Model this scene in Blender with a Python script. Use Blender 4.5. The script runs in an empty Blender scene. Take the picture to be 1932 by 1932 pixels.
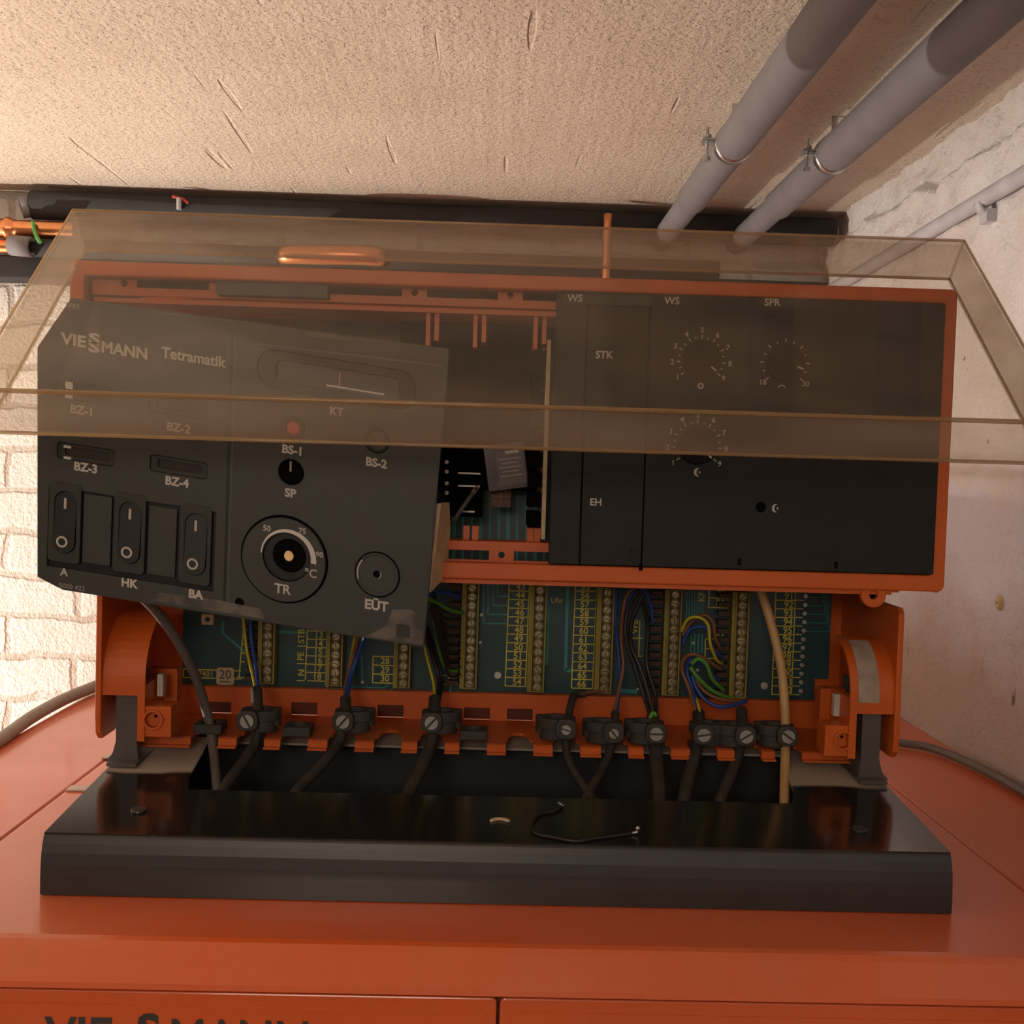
import bpy, math, random
from mathutils import Matrix, Vector
import numpy as np
random.seed(7)
PI = math.pi
SC = bpy.context.scene
COL = SC.collection

# ------------------------------------------------------------------ camera
F = 2000.0; CC = 966.0
CAM = Vector((0, 0, 1.45))
ROLL = math.radians(1.65)
_d = Vector(((927-CC)/F, (CC-880)/F, -1)).normalized()
_up = Vector((math.sin(ROLL), math.cos(ROLL), 0))
_z = (_up - _d*_up.dot(_d)).normalized()
_x = _d.cross(_z)
M3 = Matrix((_x, _d, _z))                  # camera -> world
cam_data = bpy.data.cameras.new('camera')
cam_data.sensor_width = 36.0
cam_data.lens = 36.0*F/1932.0
cam_data.clip_start = 0.02
cam = bpy.data.objects.new('camera', cam_data)
cam.matrix_world = Matrix.Translation(CAM) @ M3.to_4x4()
COL.objects.link(cam)
SC.camera = cam

# ------------------------------------------------------------------ light and exposure
SC.view_settings.view_transform = 'Standard'
SC.view_settings.look = 'None'
SC.view_settings.gamma = 1
SC.view_settings.use_curve_mapping = False
SC.view_settings.exposure = 0.0
w = bpy.data.worlds.new('world'); SC.world = w; w.use_nodes = True
w.node_tree.nodes['Background'].inputs[0].default_value = (0.9, 0.75, 0.6, 1)
w.node_tree.nodes['Background'].inputs[1].default_value = 0.02

def area(name, loc, target, size, power, color, sy=None):
    l = bpy.data.lights.new(name, 'AREA'); l.energy = power; l.color = color; l.size = size
    if sy: l.shape = 'RECTANGLE'; l.size_y = sy
    o = bpy.data.objects.new(name, l); COL.objects.link(o); o.location = loc
    o.rotation_euler = (Vector(target)-Vector(loc)).to_track_quat('-Z', 'Y').to_euler()
    return o
# the work lamp standing low beside the left flank of the boiler
l = bpy.data.lights.new('cellar_lamp', 'POINT'); l.energy = 104; l.color = (1.0, 0.885, 0.77); l.shadow_soft_size = 0.014
lo = bpy.data.objects.new('cellar_lamp', l); COL.objects.link(lo); lo.location = (-1.85, 1.48, 0.735)
# added weak fill light, unseen behind the camera, to brighten the front faces
area('front_fill', (-0.3, -1.0, 1.90), (0.0, 0.9, 1.2), 0.6, 12.5, (1.0, 0.83, 0.68))

# ------------------------------------------------------------------ pixel helpers (1932 frame)
def ray(px, py):
    return M3 @ Vector(((px-CC)/F, (CC-py)/F, -1))
def PY(px, py, Y):
    d = ray(px, py); return CAM + d*(Y/d.y)
def PZ(px, py, z):
    d = ray(px, py); return CAM + d*((z-CAM.z)/d.z)
def PX(px, py, x):
    d = ray(px, py); return CAM + d*(x/d.x)
def fr(px, py, Y, ex=(1, 0, 0), ez=(0, 0, 1), out=(0, -1, 0)):
    """frame whose unit is one picture pixel on the plane at depth Y: u right, v up, w towards the viewer"""
    o = PY(px, py, Y); s = Y/F
    ex = Vector(ex)*s; ez = Vector(ez)*s; out = Vector(out)*s
    return Matrix(((ex.x, ez.x, out.x, o.x), (ex.y, ez.y, out.y, o.y), (ex.z, ez.z, out.z, o.z), (0, 0, 0, 1)))

# ------------------------------------------------------------------ materials
MATS = {}
def mat(name, col, rough=0.5, metal=0.0, col2=None, nscale=30, bump=0.0, bscale=200, spec=0.5, coat=0.0, dust=0.0,
        dustcol=(0.42, 0.36, 0.3), dscale=8):
    m = bpy.data.materials.new(name); m.use_nodes = True
    nt = m.node_tree; N = nt.nodes; L = nt.links
    b = N['Principled BSDF']
    b.inputs['Roughness'].default_value = rough; b.inputs['Metallic'].default_value = metal
    b.inputs['Specular IOR Level'].default_value = spec
    b.inputs['Coat Weight'].default_value = coat
    b.inputs['Coat Roughness'].default_value = 0.12
    tc = N.new('ShaderNodeNewGeometry')
    def noise(sc, det=4, rg=0.55):
        n = N.new('ShaderNodeTexNoise'); n.inputs['Scale'].default_value = sc
        n.inputs['Detail'].default_value = det; n.inputs['Roughness'].default_value = rg
        L.new(tc.outputs['Position'], n.inputs['Vector']); return n
    c2 = col2 or tuple(c*0.82 for c in col)
    mx = N.new('ShaderNodeMix'); mx.data_type = 'RGBA'
    mx.inputs['A'].default_value = (*col, 1); mx.inputs['B'].default_value = (*c2, 1)
    n = noise(nscale)
    r = N.new('ShaderNodeMapRange'); r.inputs['From Min'].default_value = 0.35; r.inputs['From Max'].default_value = 0.65
    L.new(n.outputs['Fac'], r.inputs['Value']); L.new(r.outputs['Result'], mx.inputs['Factor'])
    out = mx.outputs['Result']
    if dust > 0:
        n2 = noise(dscale, 6, 0.65)
        r2 = N.new('ShaderNodeMapRange'); r2.inputs['From Min'].default_value = 0.3; r2.inputs['From Max'].default_value = 0.75
        r2.inputs['To Max'].default_value = dust
        L.new(n2.outputs['Fac'], r2.inputs['Value'])
        # dust settles on surfaces that face up
        sx = N.new('ShaderNodeSeparateXYZ'); L.new(tc.outputs['Normal'], sx.inputs[0])
        mr = N.new('ShaderNodeMapRange'); mr.inputs['From Min'].default_value = -0.2; mr.inputs['From Max'].default_value = 0.9
        mr.inputs['To Min'].default_value = 0.25
        L.new(sx.outputs['Z'], mr.inputs['Value'])
        mu = N.new('ShaderNodeMath'); mu.operation = 'MULTIPLY'
        L.new(r2.outputs['Result'], mu.inputs[0]); L.new(mr.outputs['Result'], mu.inputs[1])
        m2 = N.new('ShaderNodeMix'); m2.data_type = 'RGBA'; m2.inputs['B'].default_value = (*dustcol, 1)
        L.new(mu.outputs[0], m2.inputs['Factor']); L.new(out, m2.inputs['A'])
        out = m2.outputs['Result']
        ra = N.new('ShaderNodeMapRange'); ra.inputs['To Min'].default_value = rough; ra.inputs['To Max'].default_value = 0.9
        L.new(mu.outputs[0], ra.inputs['Value']); L.new(ra.outputs['Result'], b.inputs['Roughness'])
    L.new(out, b.inputs['Base Color'])
    if bump > 0:
        nb = noise(bscale, 5)
        bp = N.new('ShaderNodeBump'); bp.inputs['Strength'].default_value = bump; bp.inputs['Distance'].default_value = 0.002
        L.new(nb.outputs['Fac'], bp.inputs['Height']); L.new(bp.outputs['Normal'], b.inputs['Normal'])
    MATS[name] = m
    return m

mat('orange_plastic', (0.60, 0.115, 0.009), 0.42, col2=(0.52, 0.09, 0.007), nscale=12, bump=0.05, bscale=500, dust=0.10, dustcol=(0.30, 0.16, 0.09))
mat('orange_paint', (0.72, 0.108, 0.012), 0.28, col2=(0.67, 0.10, 0.011), nscale=5, bump=0.12, bscale=260, dust=0.42, dustcol=(0.48, 0.24, 0.16), dscale=4, coat=0.6)
mat('orange_gap', (0.12, 0.02, 0.006), 0.7)
mat('tray_paint', (0.030, 0.032, 0.036), 0.38, bump=0.05, bscale=300, coat=0.2)
mat('grey_bracket', (0.075, 0.072, 0.07), 0.5, dust=0.5, dustcol=(0.2, 0.17, 0.14))
mat('panel_black', (0.015, 0.0165, 0.0165), 0.6, spec=0.3)
mat('panel_grey', (0.036, 0.040, 0.040), 0.5, spec=0.35, col2=(0.037, 0.038, 0.035), nscale=20)
mat('panel_recess', (0.020, 0.020, 0.018), 0.6)
mat('switch_black', (0.009, 0.009, 0.010), 0.42, spec=0.3)
mat('black_rubber', (0.036, 0.033, 0.030), 0.6, dust=0.35, dustcol=(0.13, 0.11, 0.09), dscale=40)
mat('cavity_black', (0.004, 0.004, 0.0038), 0.9, spec=0.05)
mat('white_print', (0.50, 0.47, 0.42), 0.6)
mat('grey_print', (0.30, 0.28, 0.25), 0.6)
mat('board_teal', (0.022, 0.068, 0.078), 0.35, col2=(0.018, 0.055, 0.066), nscale=15)
mat('board_trace', (0.03, 0.26, 0.25), 0.4)
mat('board_print', (0.70, 0.62, 0.09), 0.5)
mat('terminal_olive', (0.30, 0.25, 0.035), 0.5, col2=(0.24, 0.19, 0.03))
mat('terminal_dark', (0.055, 0.028, 0.01), 0.6)
mat('terminal_screw', (0.48, 0.42, 0.30), 0.35, metal=0.75, col2=(0.3, 0.25, 0.17))
mat('screw_steel', (0.36, 0.36, 0.34), 0.45, metal=0.3)
mat('zinc_metal', (0.55, 0.57, 0.58), 0.28, metal=0.95)
mat('solder', (0.6, 0.6, 0.55), 0.35, metal=0.6)
mat('cable_black', (0.022, 0.019, 0.017), 0.55, dust=0.5, dustcol=(0.12, 0.1, 0.08), dscale=60)
mat('cable_grey', (0.13, 0.115, 0.10), 0.55, dust=0.4, dustcol=(0.25, 0.2, 0.16), dscale=50)
mat('cable_pale', (0.36, 0.32, 0.27), 0.6)
mat('cable_tan', (0.58, 0.36, 0.15), 0.5, col2=(0.5, 0.31, 0.13))
mat('wire_yellow', (0.55, 0.48, 0.03), 0.45)
mat('wire_green', (0.10, 0.32, 0.04), 0.45)
mat('wire_blue', (0.02, 0.07, 0.32), 0.45)
mat('wire_brown', (0.24, 0.10, 0.045), 0.5)
mat('wire_black', (0.018, 0.015, 0.014), 0.45)
mat('cream_card', (0.62, 0.50, 0.32), 0.6, col2=(0.5, 0.38, 0.22), nscale=60)
mat('cream_plastic', (0.60, 0.55, 0.48), 0.5, dust=0.2)
mat('sticker_dusty', (0.40, 0.33, 0.27), 0.7, col2=(0.28, 0.22, 0.17), nscale=60)
mat('dial_white', (0.60, 0.58, 0.54), 0.5)
mat('brass', (0.75, 0.55, 0.25), 0.35, metal=0.7)
mat('lamp_red', (0.55, 0.03, 0.02), 0.35)
mat('window_dark', (0.035, 0.03, 0.03), 0.12)
mat('window_grey', (0.035, 0.032, 0.036), 0.4, spec=0.3)
mat('knob_black', (0.005, 0.005, 0.005), 0.6, spec=0.15)
mat('relay_case', (0.06, 0.045, 0.055), 0.25, col2=(0.09, 0.07, 0.085), nscale=80)
mat('relay_label', (0.20, 0.17, 0.19), 0.5)
mat('coil_brown', (0.10, 0.035, 0.012), 0.5)
mat('copper', (0.85, 0.38, 0.17), 0.28, metal=1.0, col2=(0.7, 0.28, 0.12), nscale=40)
mat('foam_black', (0.030, 0.029, 0.031), 0.8, bump=0.3, bscale=300)
mat('foam_grey', (0.21, 0.20, 0.215), 0.75, col2=(0.185, 0.175, 0.19), nscale=14, bump=0.15, bscale=220, dust=0.25, dustcol=(0.3, 0.27, 0.25), dscale=12)
mat('conduit_white', (0.60, 0.60, 0.66), 0.45)
mat('green_tie', (0.12, 0.42, 0.10), 0.5)
mat('red_plastic', (0.5, 0.05, 0.03), 0.5)
mat('dusty_cover', (0.60, 0.47, 0.35), 0.7, col2=(0.52, 0.4, 0.3), nscale=18)
mat('letter_dark', (0.05, 0.045, 0.045), 0.5)

def tray_dusty():
    m = mat('tray_top_dusty', (0.016, 0.0145, 0.013), 0.14, coat=0.2)
    nt = m.node_tree; N = nt.nodes; L = nt.links; b = N['Principled BSDF']
    g = N.new('ShaderNodeNewGeometry'); s = N.new('ShaderNodeSeparateXYZ'); L.new(g.outputs['Position'], s.inputs[0])
    n = N.new('ShaderNodeTexNoise'); n.inputs['Scale'].default_value = 9; L.new(g.outputs['Position'], n.inputs['Vector'])
    ml = N.new('ShaderNodeMath'); ml.operation = 'MULTIPLY_ADD'; ml.inputs[1].default_value = 0.05
    L.new(n.outputs['Fac'], ml.inputs[0]); L.new(s.outputs['Y'], ml.inputs[2])
    r = N.new('ShaderNodeMapRange'); r.inputs['From Min'].default_value = 1.006; r.inputs['From Max'].default_value = 1.014
    L.new(ml.outputs[0], r.inputs['Value'])
    n3 = N.new('ShaderNodeTexNoise'); n3.inputs['Scale'].default_value = 40; L.new(g.outputs['Position'], n3.inputs['Vector'])
    mx = N.new('ShaderNodeMix'); mx.data_type = 'RGBA'
    mx.inputs['A'].default_value = (0.016, 0.0145, 0.013, 1); mx.inputs['B'].default_value = (0.36, 0.31, 0.25, 1)
    L.new(r.outputs['Result'], mx.inputs['Factor']); L.new(mx.outputs['Result'], b.inputs['Base Color'])
    r3 = N.new('ShaderNodeMapRange'); r3.inputs['To Min'].default_value = 0.14; r3.inputs['To Max'].default_value = 0.85
    L.new(r.outputs['Result'], r3.inputs['Value']); L.new(r3.outputs['Result'], b.inputs['Roughness'])
    return m
tray_dusty()

def clear_mat(name, fac, spread, col):
    m = bpy.data.materials.new(name); m.use_nodes = True
    nt = m.node_tree; N = nt.nodes; L = nt.links
    N.remove(N['Principled BSDF']); out = N['Material Output']
    t = N.new('ShaderNodeBsdfTransparent'); t.inputs[0].default_value = (0.965, 0.945, 0.91, 1)
    d = N.new('ShaderNodeBsdfDiffuse'); d.inputs[0].default_value = (*col, 1)
    tl = N.new('ShaderNodeBsdfTranslucent'); tl.inputs[0].default_value = (*col, 1)
    dm = N.new('ShaderNodeMixShader'); dm.inputs[0].default_value = 0.5
    L.new(d.outputs[0], dm.inputs[1]); L.new(tl.outputs[0], dm.inputs[2])
    g = N.new('ShaderNodeNewGeometry')
    n = N.new('ShaderNodeTexNoise'); n.inputs['Scale'].default_value = 9; n.inputs['Detail'].default_value = 6
    n.inputs['Roughness'].default_value = 0.6
    mp = N.new('ShaderNodeMapping'); mp.inputs['Scale'].default_value = (0.7, 1, 2.5)
    L.new(g.outputs['Position'], mp.inputs[0]); L.new(mp.outputs[0], n.inputs['Vector'])
    r = N.new('ShaderNodeMapRange'); r.inputs['From Min'].default_value = 0.3; r.inputs['From Max'].default_value = 0.7
    r.inputs['To Min'].default_value = fac-spread; r.inputs['To Max'].default_value = fac+spread
    L.new(n.outputs['Fac'], r.inputs['Value'])
    mx = N.new('ShaderNodeMixShader'); L.new(r.outputs['Result'], mx.inputs[0])
    L.new(t.outputs[0], mx.inputs[1]); L.new(dm.outputs[0], mx.inputs[2])
    gl = N.new('ShaderNodeBsdfGlossy'); gl.inputs['Roughness'].default_value = 0.08
    vd = N.new('ShaderNodeVectorMath'); vd.operation = 'DOT_PRODUCT'
    L.new(g.outputs['Incoming'], vd.inputs[0]); L.new(g.outputs['Normal'], vd.inputs[1])
    ab = N.new('ShaderNodeMath'); ab.operation = 'ABSOLUTE'; L.new(vd.outputs['Value'], ab.inputs[0])
    om = N.new('ShaderNodeMath'); om.operation = 'SUBTRACT'; om.inputs[0].default_value = 1; L.new(ab.outputs[0], om.inputs[1])
    pw = N.new('ShaderNodeMath'); pw.operation = 'POWER'; pw.inputs[1].default_value = 5; L.new(om.outputs[0], pw.inputs[0])
    fm = N.new('ShaderNodeMath'); fm.operation = 'MULTIPLY_ADD'; fm.inputs[1].default_value = 0.6; fm.inputs[2].default_value = 0.035
    L.new(pw.outputs[0], fm.inputs[0])
    m2 = N.new('ShaderNodeMixShader'); L.new(fm.outputs[0], m2.inputs[0])
    L.new(mx.outputs[0], m2.inputs[1]); L.new(gl.outputs[0], m2.inputs[2])
    L.new(m2.outputs[0], out.inputs[0])
    MATS[name] = m
clear_mat('clear_pane', 0.085, 0.05, (0.62, 0.52, 0.40))
clear_mat('clear_wall', 0.24, 0.10, (0.64, 0.54, 0.42))
clear_mat('clear_edge', 0.55, 0.10, (0.50, 0.33, 0.16))

def plaster(name, base, alt, streak=False, bricks=False, bumpd=0.004):
    m = bpy.data.materials.new(name); m.use_nodes = True
    nt = m.node_tree; N = nt.nodes; L = nt.links; b = N['Principled BSDF']
    b.inputs['Roughness'].default_value = 0.9; b.inputs['Specular IOR Level'].default_value = 0.15
    g = N.new('ShaderNodeNewGeometry')
    def nz(sc, det=6, rg=0.6, mscale=None):
        n = N.new('ShaderNodeTexNoise'); n.inputs['Scale'].default_value = sc; n.inputs['Detail'].default_value = det
        n.inputs['Roughness'].default_value = rg
        if mscale:
            mp = N.new('ShaderNodeMapping'); mp.inputs['Scale'].default_value = mscale
            L.new(g.outputs['Position'], mp.inputs[0]); L.new(mp.outputs[0], n.inputs['Vector'])
        else: L.new(g.outputs['Position'], n.inputs['Vector'])
        return n
    def mr(src, a, c, lo=0.0, hi=1.0):
        r = N.new('ShaderNodeMapRange'); r.inputs['From Min'].default_value = a; r.inputs['From Max'].default_value = c
        r.inputs['To Min'].default_value = lo; r.inputs['To Max'].default_value = hi
        L.new(src, r.inputs['Value']); return r.outputs['Result']
    def mth(op, a, c):
        x = N.new('ShaderNodeMath'); x.operation = op
        for i, v in ((0, a), (1, c)):
            if isinstance(v, (int, float)): x.inputs[i].default_value = v
            else: L.new(v, x.inputs[i])
        return x.outputs[0]
    mx = N.new('ShaderNodeMix'); mx.data_type = 'RGBA'; mx.inputs['A'].default_value = (*base, 1); mx.inputs['B'].default_value = (*alt, 1)
    L.new(mr(nz(5).outputs['Fac'], 0.35, 0.7), mx.inputs['Factor'])
    col = mx.outputs['Result']
    h = mth('MULTIPLY', nz(130, 5, 0.65).outputs['Fac'], 1.9)
    if streak:
        s1 = nz(60, 3, 0.5, (1.0, 0.06, 1.0)).outputs['Fac']
        h = mth('ADD', h, mth('MULTIPLY', s1, 0.9))
        s2 = nz(45, 1, 0.4, (1.0, 0.07, 1.0)).outputs['Fac']           # a few deep trowel scratches
        h = mth('ADD', h, mth('MULTIPLY', mr(s2, 0.72, 0.76), -1.6))
        pit = nz(190, 2, 0.5).outputs['Fac']
        h = mth('ADD', h, mth('MULTIPLY', mr(pit, 0.30, 0.38, -1.0, 0.0), 1.3))
    else:
        h = mth('ADD', h, mth('MULTIPLY', nz(22, 6, 0.65).outputs['Fac'], 2.5))
        pit = nz(38, 3, 0.6).outputs['Fac']
        sp = mr(pit, 0.24, 0.30, 1.0, 0.0)
        m3 = N.new('ShaderNodeMix'); m3.data_type = 'RGBA'; m3.inputs['B'].default_value = (0.12, 0.10, 0.09, 1)
        L.new(mth('MULTIPLY', sp, 0.8), m3.inputs['Factor']); L.new(col, m3.inputs['A']); col = m3.outputs['Result']
    if bricks:
        sx = N.new('ShaderNodeSeparateXYZ'); L.new(g.outputs['Position'], sx.inputs[0])
        cb = N.new('ShaderNodeCombineXYZ')
        L.new(mth('ADD', sx.outputs['X'], mth('MULTIPLY', nz(9).outputs['Fac'], 0.05)), cb.inputs['X'])
        L.new(mth('ADD', sx.outputs['Z'], mth('MULTIPLY', nz(7).outputs['Fac'], 0.05)), cb.inputs['Y'])
        br = N.new('ShaderNodeTexBrick'); L.new(cb.outputs[0], br.inputs['Vector']); br.inputs['Scale'].default_value = 1.0
        br.inputs['Brick Width'].default_value = 0.25; br.inputs['Row Height'].default_value = 0.078
        br.inputs['Mortar Size'].default_value = 0.009; br.inputs['Mortar Smooth'].default_value = 0.6
        h = mth('ADD', h, mth('MULTIPLY', br.outputs['Fac'], -1.2))
        m3 = N.new('ShaderNodeMix'); m3.data_type = 'RGBA'; m3.inputs['B'].default_value = (0.62, 0.56, 0.49, 1)
        L.new(mth('MULTIPLY', br.outputs['Fac'], mr(nz(14).outputs['Fac'], 0.3, 0.6)), m3.inputs['Factor'])
        L.new(col, m3.inputs['A']); col = m3.outputs['Result']
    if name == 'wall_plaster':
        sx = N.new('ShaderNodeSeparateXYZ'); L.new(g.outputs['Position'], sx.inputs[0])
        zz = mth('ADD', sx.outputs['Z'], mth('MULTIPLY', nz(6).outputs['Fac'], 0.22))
        for lo2, hi2, cc, amt in ((1.545, 1.57, (0.78, 0.81, 0.97, 1), 0.85), (1.30, 1.44, (0.42, 0.29, 0.19, 1), 0.75),):  # lavender entry paints in the tone of the shadowed lower wall
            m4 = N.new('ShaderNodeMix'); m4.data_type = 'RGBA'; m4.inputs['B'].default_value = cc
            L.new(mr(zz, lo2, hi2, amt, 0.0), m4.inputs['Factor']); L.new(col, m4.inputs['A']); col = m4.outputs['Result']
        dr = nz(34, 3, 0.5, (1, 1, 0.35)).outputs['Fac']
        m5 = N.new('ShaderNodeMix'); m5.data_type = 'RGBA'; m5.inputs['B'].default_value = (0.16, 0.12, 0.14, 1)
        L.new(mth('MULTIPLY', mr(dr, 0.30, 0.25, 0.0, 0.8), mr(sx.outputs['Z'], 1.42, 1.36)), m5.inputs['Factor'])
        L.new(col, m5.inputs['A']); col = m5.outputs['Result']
    L.new(col, b.inputs['Base Color'])
    bp = N.new('ShaderNodeBump'); bp.inputs['Strength'].default_value = 0.8; bp.inputs['Distance'].default_value = bumpd
    L.new(h, bp.inputs['Height']); L.new(bp.outputs['Normal'], b.inputs['Normal'])
    MATS[name] = m
    return m
plaster('ceiling_plaster', (0.78, 0.68, 0.57), (0.70, 0.60, 0.49), streak=True, bumpd=0.0032)
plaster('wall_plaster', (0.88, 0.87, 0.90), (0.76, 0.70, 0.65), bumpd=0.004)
plaster('brick_white', (0.93, 0.92, 0.89), (0.88, 0.87, 0.83), bricks=True, bumpd=0.004)
mat('floor_concrete', (0.40, 0.37, 0.34), 0.9, bump=0.3)

# ------------------------------------------------------------------ mesh building
WL = {}
def curve_geo(loops, depth, bevel=0.0):
    cu = bpy.data.curves.new('tmp', 'CURVE'); cu.dimensions = '2D'; cu.fill_mode = 'BOTH'
    for lp in loops:
        s = cu.splines.new('POLY'); s.points.add(len(lp)-1)
        for i, p in enumerate(lp): s.points[i].co = (p[0], p[1], 0, 1)
        s.use_cyclic_u = True
    cu.extrude = max(depth/2-bevel, 0); cu.bevel_depth = bevel; cu.bevel_resolution = 1; cu.offset = -bevel
    return geo_of(cu)
def geo_of(cu):
    o = bpy.data.objects.new('tmp', cu)
    me = bpy.data.meshes.new_from_object(o)
    vs = [v.co.copy() for v in me.vertices]; fs = [tuple(p.vertices) for p in me.polygons]
    bpy.data.objects.remove(o); bpy.data.curves.remove(cu); bpy.data.meshes.remove(me)
    return vs, fs
TC = {}
def text_geo(s, size, bold, align, sx):
    k = (s, size, bold, align, sx)
    if k not in TC:
        cu = bpy.data.curves.new('tmp', 'FONT'); cu.body = s; cu.size = size; cu.align_x = align; cu.align_y = 'CENTER'
        cu.offset = bold; cu.extrude = 0.35; cu.resolution_u = 3
        vs, fs = geo_of(cu)
        TC[k] = ([Vector((v.x*sx, v.y, v.z)) for v in vs], fs)
    return TC[k]
def rrect(w, h, r=0, cx=0, cy=0, n=4):
    if r <= 0: return [(cx-w/2, cy-h/2), (cx+w/2, cy-h/2), (cx+w/2, cy+h/2), (cx-w/2, cy+h/2)]
    r = min(r, w/2-1e-6, h/2-1e-6)
    pts = []
    for (qx, qy, a0) in ((1, -1, -90), (1, 1, 0), (-1, 1, 90), (-1, -1, 180)):
        for i in range(n+1):
            a = math.radians(a0+90*i/n)
            pts.append((cx+qx*(w/2-r)+r*math.cos(a), cy+qy*(h/2-r)+r*math.sin(a)))
    return pts
def circ(r, cx=0, cy=0, n=28, ry=None):
    return [(cx+r*math.cos(2*PI*i/n), cy+(ry or r)*math.sin(2*PI*i/n)) for i in range(n)]
def arcband(r0, r1, a0, a1, cx=0, cy=0, n=20, r0b=None):
    """band between radii, angles in degrees; r0b lets the band widen along its length"""
    o = []; i_ = []
    for k in range(n+1):
        t = k/n; a = math.radians(a0+(a1-a0)*t)
        ri = r0; ro = r1 if r0b is None else r1+(r0b-r1)*t
        i_.append((cx+ri*math.cos(a), cy+ri*math.sin(a))); o.append((cx+ro*math.cos(a), cy+ro*math.sin(a)))
    return o + i_[::-1]

class MB:
    def __init__(s, M=None):
        s.v = []; s.f = []; s.M = M or Matrix.Identity(4); s.sm = []
    def add(s, vs, fs, M=None, smooth=False):
        M = M or s.M; b = len(s.v)
        s.v += [M @ Vector(v) for v in vs]
        s.f += [tuple(i+b for i in f) for f in fs]; s.sm += [smooth]*len(fs)
        return s
    def box(s, x0, x1, y0, y1, z0, z1, M=None):
        vs = [(x, y, z) for z in (z0, z1) for y in (y0, y1) for x in (x0, x1)]
        return s.add(vs, [(0, 2, 3, 1), (4, 5, 7, 6), (0, 1, 5, 4), (2, 6, 7, 3), (0, 4, 6, 2), (1, 3, 7, 5)], M)
    def shape(s, loops, front, depth, bevel=0.0, M=None):
        """2-D loops in the frame's u,v; the front face at w=front, the back at front-depth"""
        if loops and isinstance(loops[0][0], (int, float)): loops = [loops]
        vs, fs = curve_geo(loops, depth, bevel)
        return s.add([(v.x, v.y, v.z+front-depth/2) for v in vs], fs, M)
    def text(s, t, u, v, size, front=0.4, bold=0.0, align='CENTER', sx=1.0, rot=0, M=None):
        vs, fs = text_geo(t, size, bold, align, sx)
        R = Matrix.Rotation(math.radians(rot), 4, 'Z')
        out = []
        for p in vs:
            q = R @ p; out.append((q.x+u, q.y+v, q.z+front))
        return s.add(out, fs, M)
    def tube(s, pts, r, seg=12, caps=True, M=None, closed=False):
        pts = [Vector(p) for p in pts]; n = len(pts)
        rs = r if isinstance(r, (list, tuple)) else [r]*n
        vs = []; fs = []
        up = None
        for i in range(n):
            t = (pts[min(i+1, n-1)]-pts[max(i-1, 0)]).normalized()
            if up is None:
                up = Vector((0, 0, 1)) if abs(t.z) < 0.9 else Vector((0, 1, 0))
            a = t.cross(up).normalized(); bb = a.cross(t).normalized(); up = bb
            for k in range(seg):
                an = 2*PI*k/seg
                vs.append(pts[i]+(a*math.cos(an)+bb*math.sin(an))*rs[i])
        for i in range(n-1):
            for k in range(seg):
                k2 = (k+1) % seg
                fs.append((i*seg+k, i*seg+k2, (i+1)*seg+k2, (i+1)*seg+k))
        s.add(vs, fs, M, True)
        if caps:
            s.add(vs[:seg], [tuple(range(seg))[::-1]], M); s.add(vs[-seg:], [tuple(range(seg))], M)
        return s
    def pipe(s, p0, p1, ro, ri, seg=32, M=None):
        """hollow cylinder"""
        p0 = Vector(p0); p1 = Vector(p1); t = (p1-p0).normalized()
        a = t.cross(Vector((0, 0, 1)) if abs(t.z) < 0.9 else Vector((0, 1, 0))).normalized(); b = a.cross(t)
        vs = []
        for p, r in ((p0, ro), (p1, ro), (p1, ri), (p0, ri)):
            for k in range(seg):
                an = 2*PI*k/seg; vs.append(p+(a*math.cos(an)+b*math.sin(an))*r)
        fs = []
        for j in range(4):
            for k in range(seg):
                k2 = (k+1) % seg; j2 = (j+1) % 4
                fs.append((j*seg+k, j*seg+k2, j2*seg+k2, j2*seg+k))
        return s.add(vs, fs, M, True)
    def build(s, name, m, parent=None, bev=0.0, sub=False):
        me = bpy.data.meshes.new(name)
        off = WL.get(parent.name, Vector()) if parent else Vector()
        me.from_pydata([v-off for v in s.v], [], s.f)
        me.materials.append(MATS[m])
        for p, q in zip(me.polygons, s.sm): p.use_smooth = q
        me.update()
        o = bpy.data.objects.new(name, me); COL.objects.link(o)
        if parent: o.parent = parent
        WL[o.name] = off
        if bev:
            b = o.modifiers.new('bevel', 'BEVEL'); b.width = bev; b.segments = 2; b.limit_method = 'ANGLE'
        return o
def own(mb, name, m, loc=None, bev=0.0, parent_loc=None):
    """a thing that is one mesh: origin at its base"""
    mn = Vector((min(v.x for v in mb.v), min(v.y for v in mb.v), min(v.z for v in mb.v)))
    mx = Vector((max(v.x for v in mb.v), max(v.y for v in mb.v), max(v.z for v in mb.v)))
    c = Vector(((mn.x+mx.x)/2, (mn.y+mx.y)/2, mn.z))
    mb.v = [v-c for v in mb.v]
    o = mb.build(name, m, None, bev); o.location = c; WL[o.name] = c
    return o
def thing(name, label, cat, loc, group=None):
    o = bpy.data.objects.new(name, None); o.empty_display_size = 0.02
    COL.objects.link(o); o.location = loc; WL[o.name] = Vector(loc)
    o['label'] = label; o['category'] = cat
    if group: o['group'] = group
    return o
def tag(o, label, cat, group=None):
    o['label'] = label; o['category'] = cat
    if group: o['group'] = group
    return o
def smooth_path(pts, k=6):
    """Catmull-Rom through 3-D points"""
    P = [Vector(p) for p in pts]; out = []
    for i in range(len(P)-1):
        p0 = P[max(i-1, 0)]; p1 = P[i]; p2 = P[i+1]; p3 = P[min(i+2, len(P)-1)]
        for j in range(k):
            t = j/k
            out.append(0.5*((2*p1)+(p2-p0)*t+(2*p0-5*p1+4*p2-p3)*t*t+(3*p1-p0-3*p2+p3)*t**3))
    out.append(P[-1]); return out
def pxpath(pts, k=6): return smooth_path([PY(*p) for p in pts], k)

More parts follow.
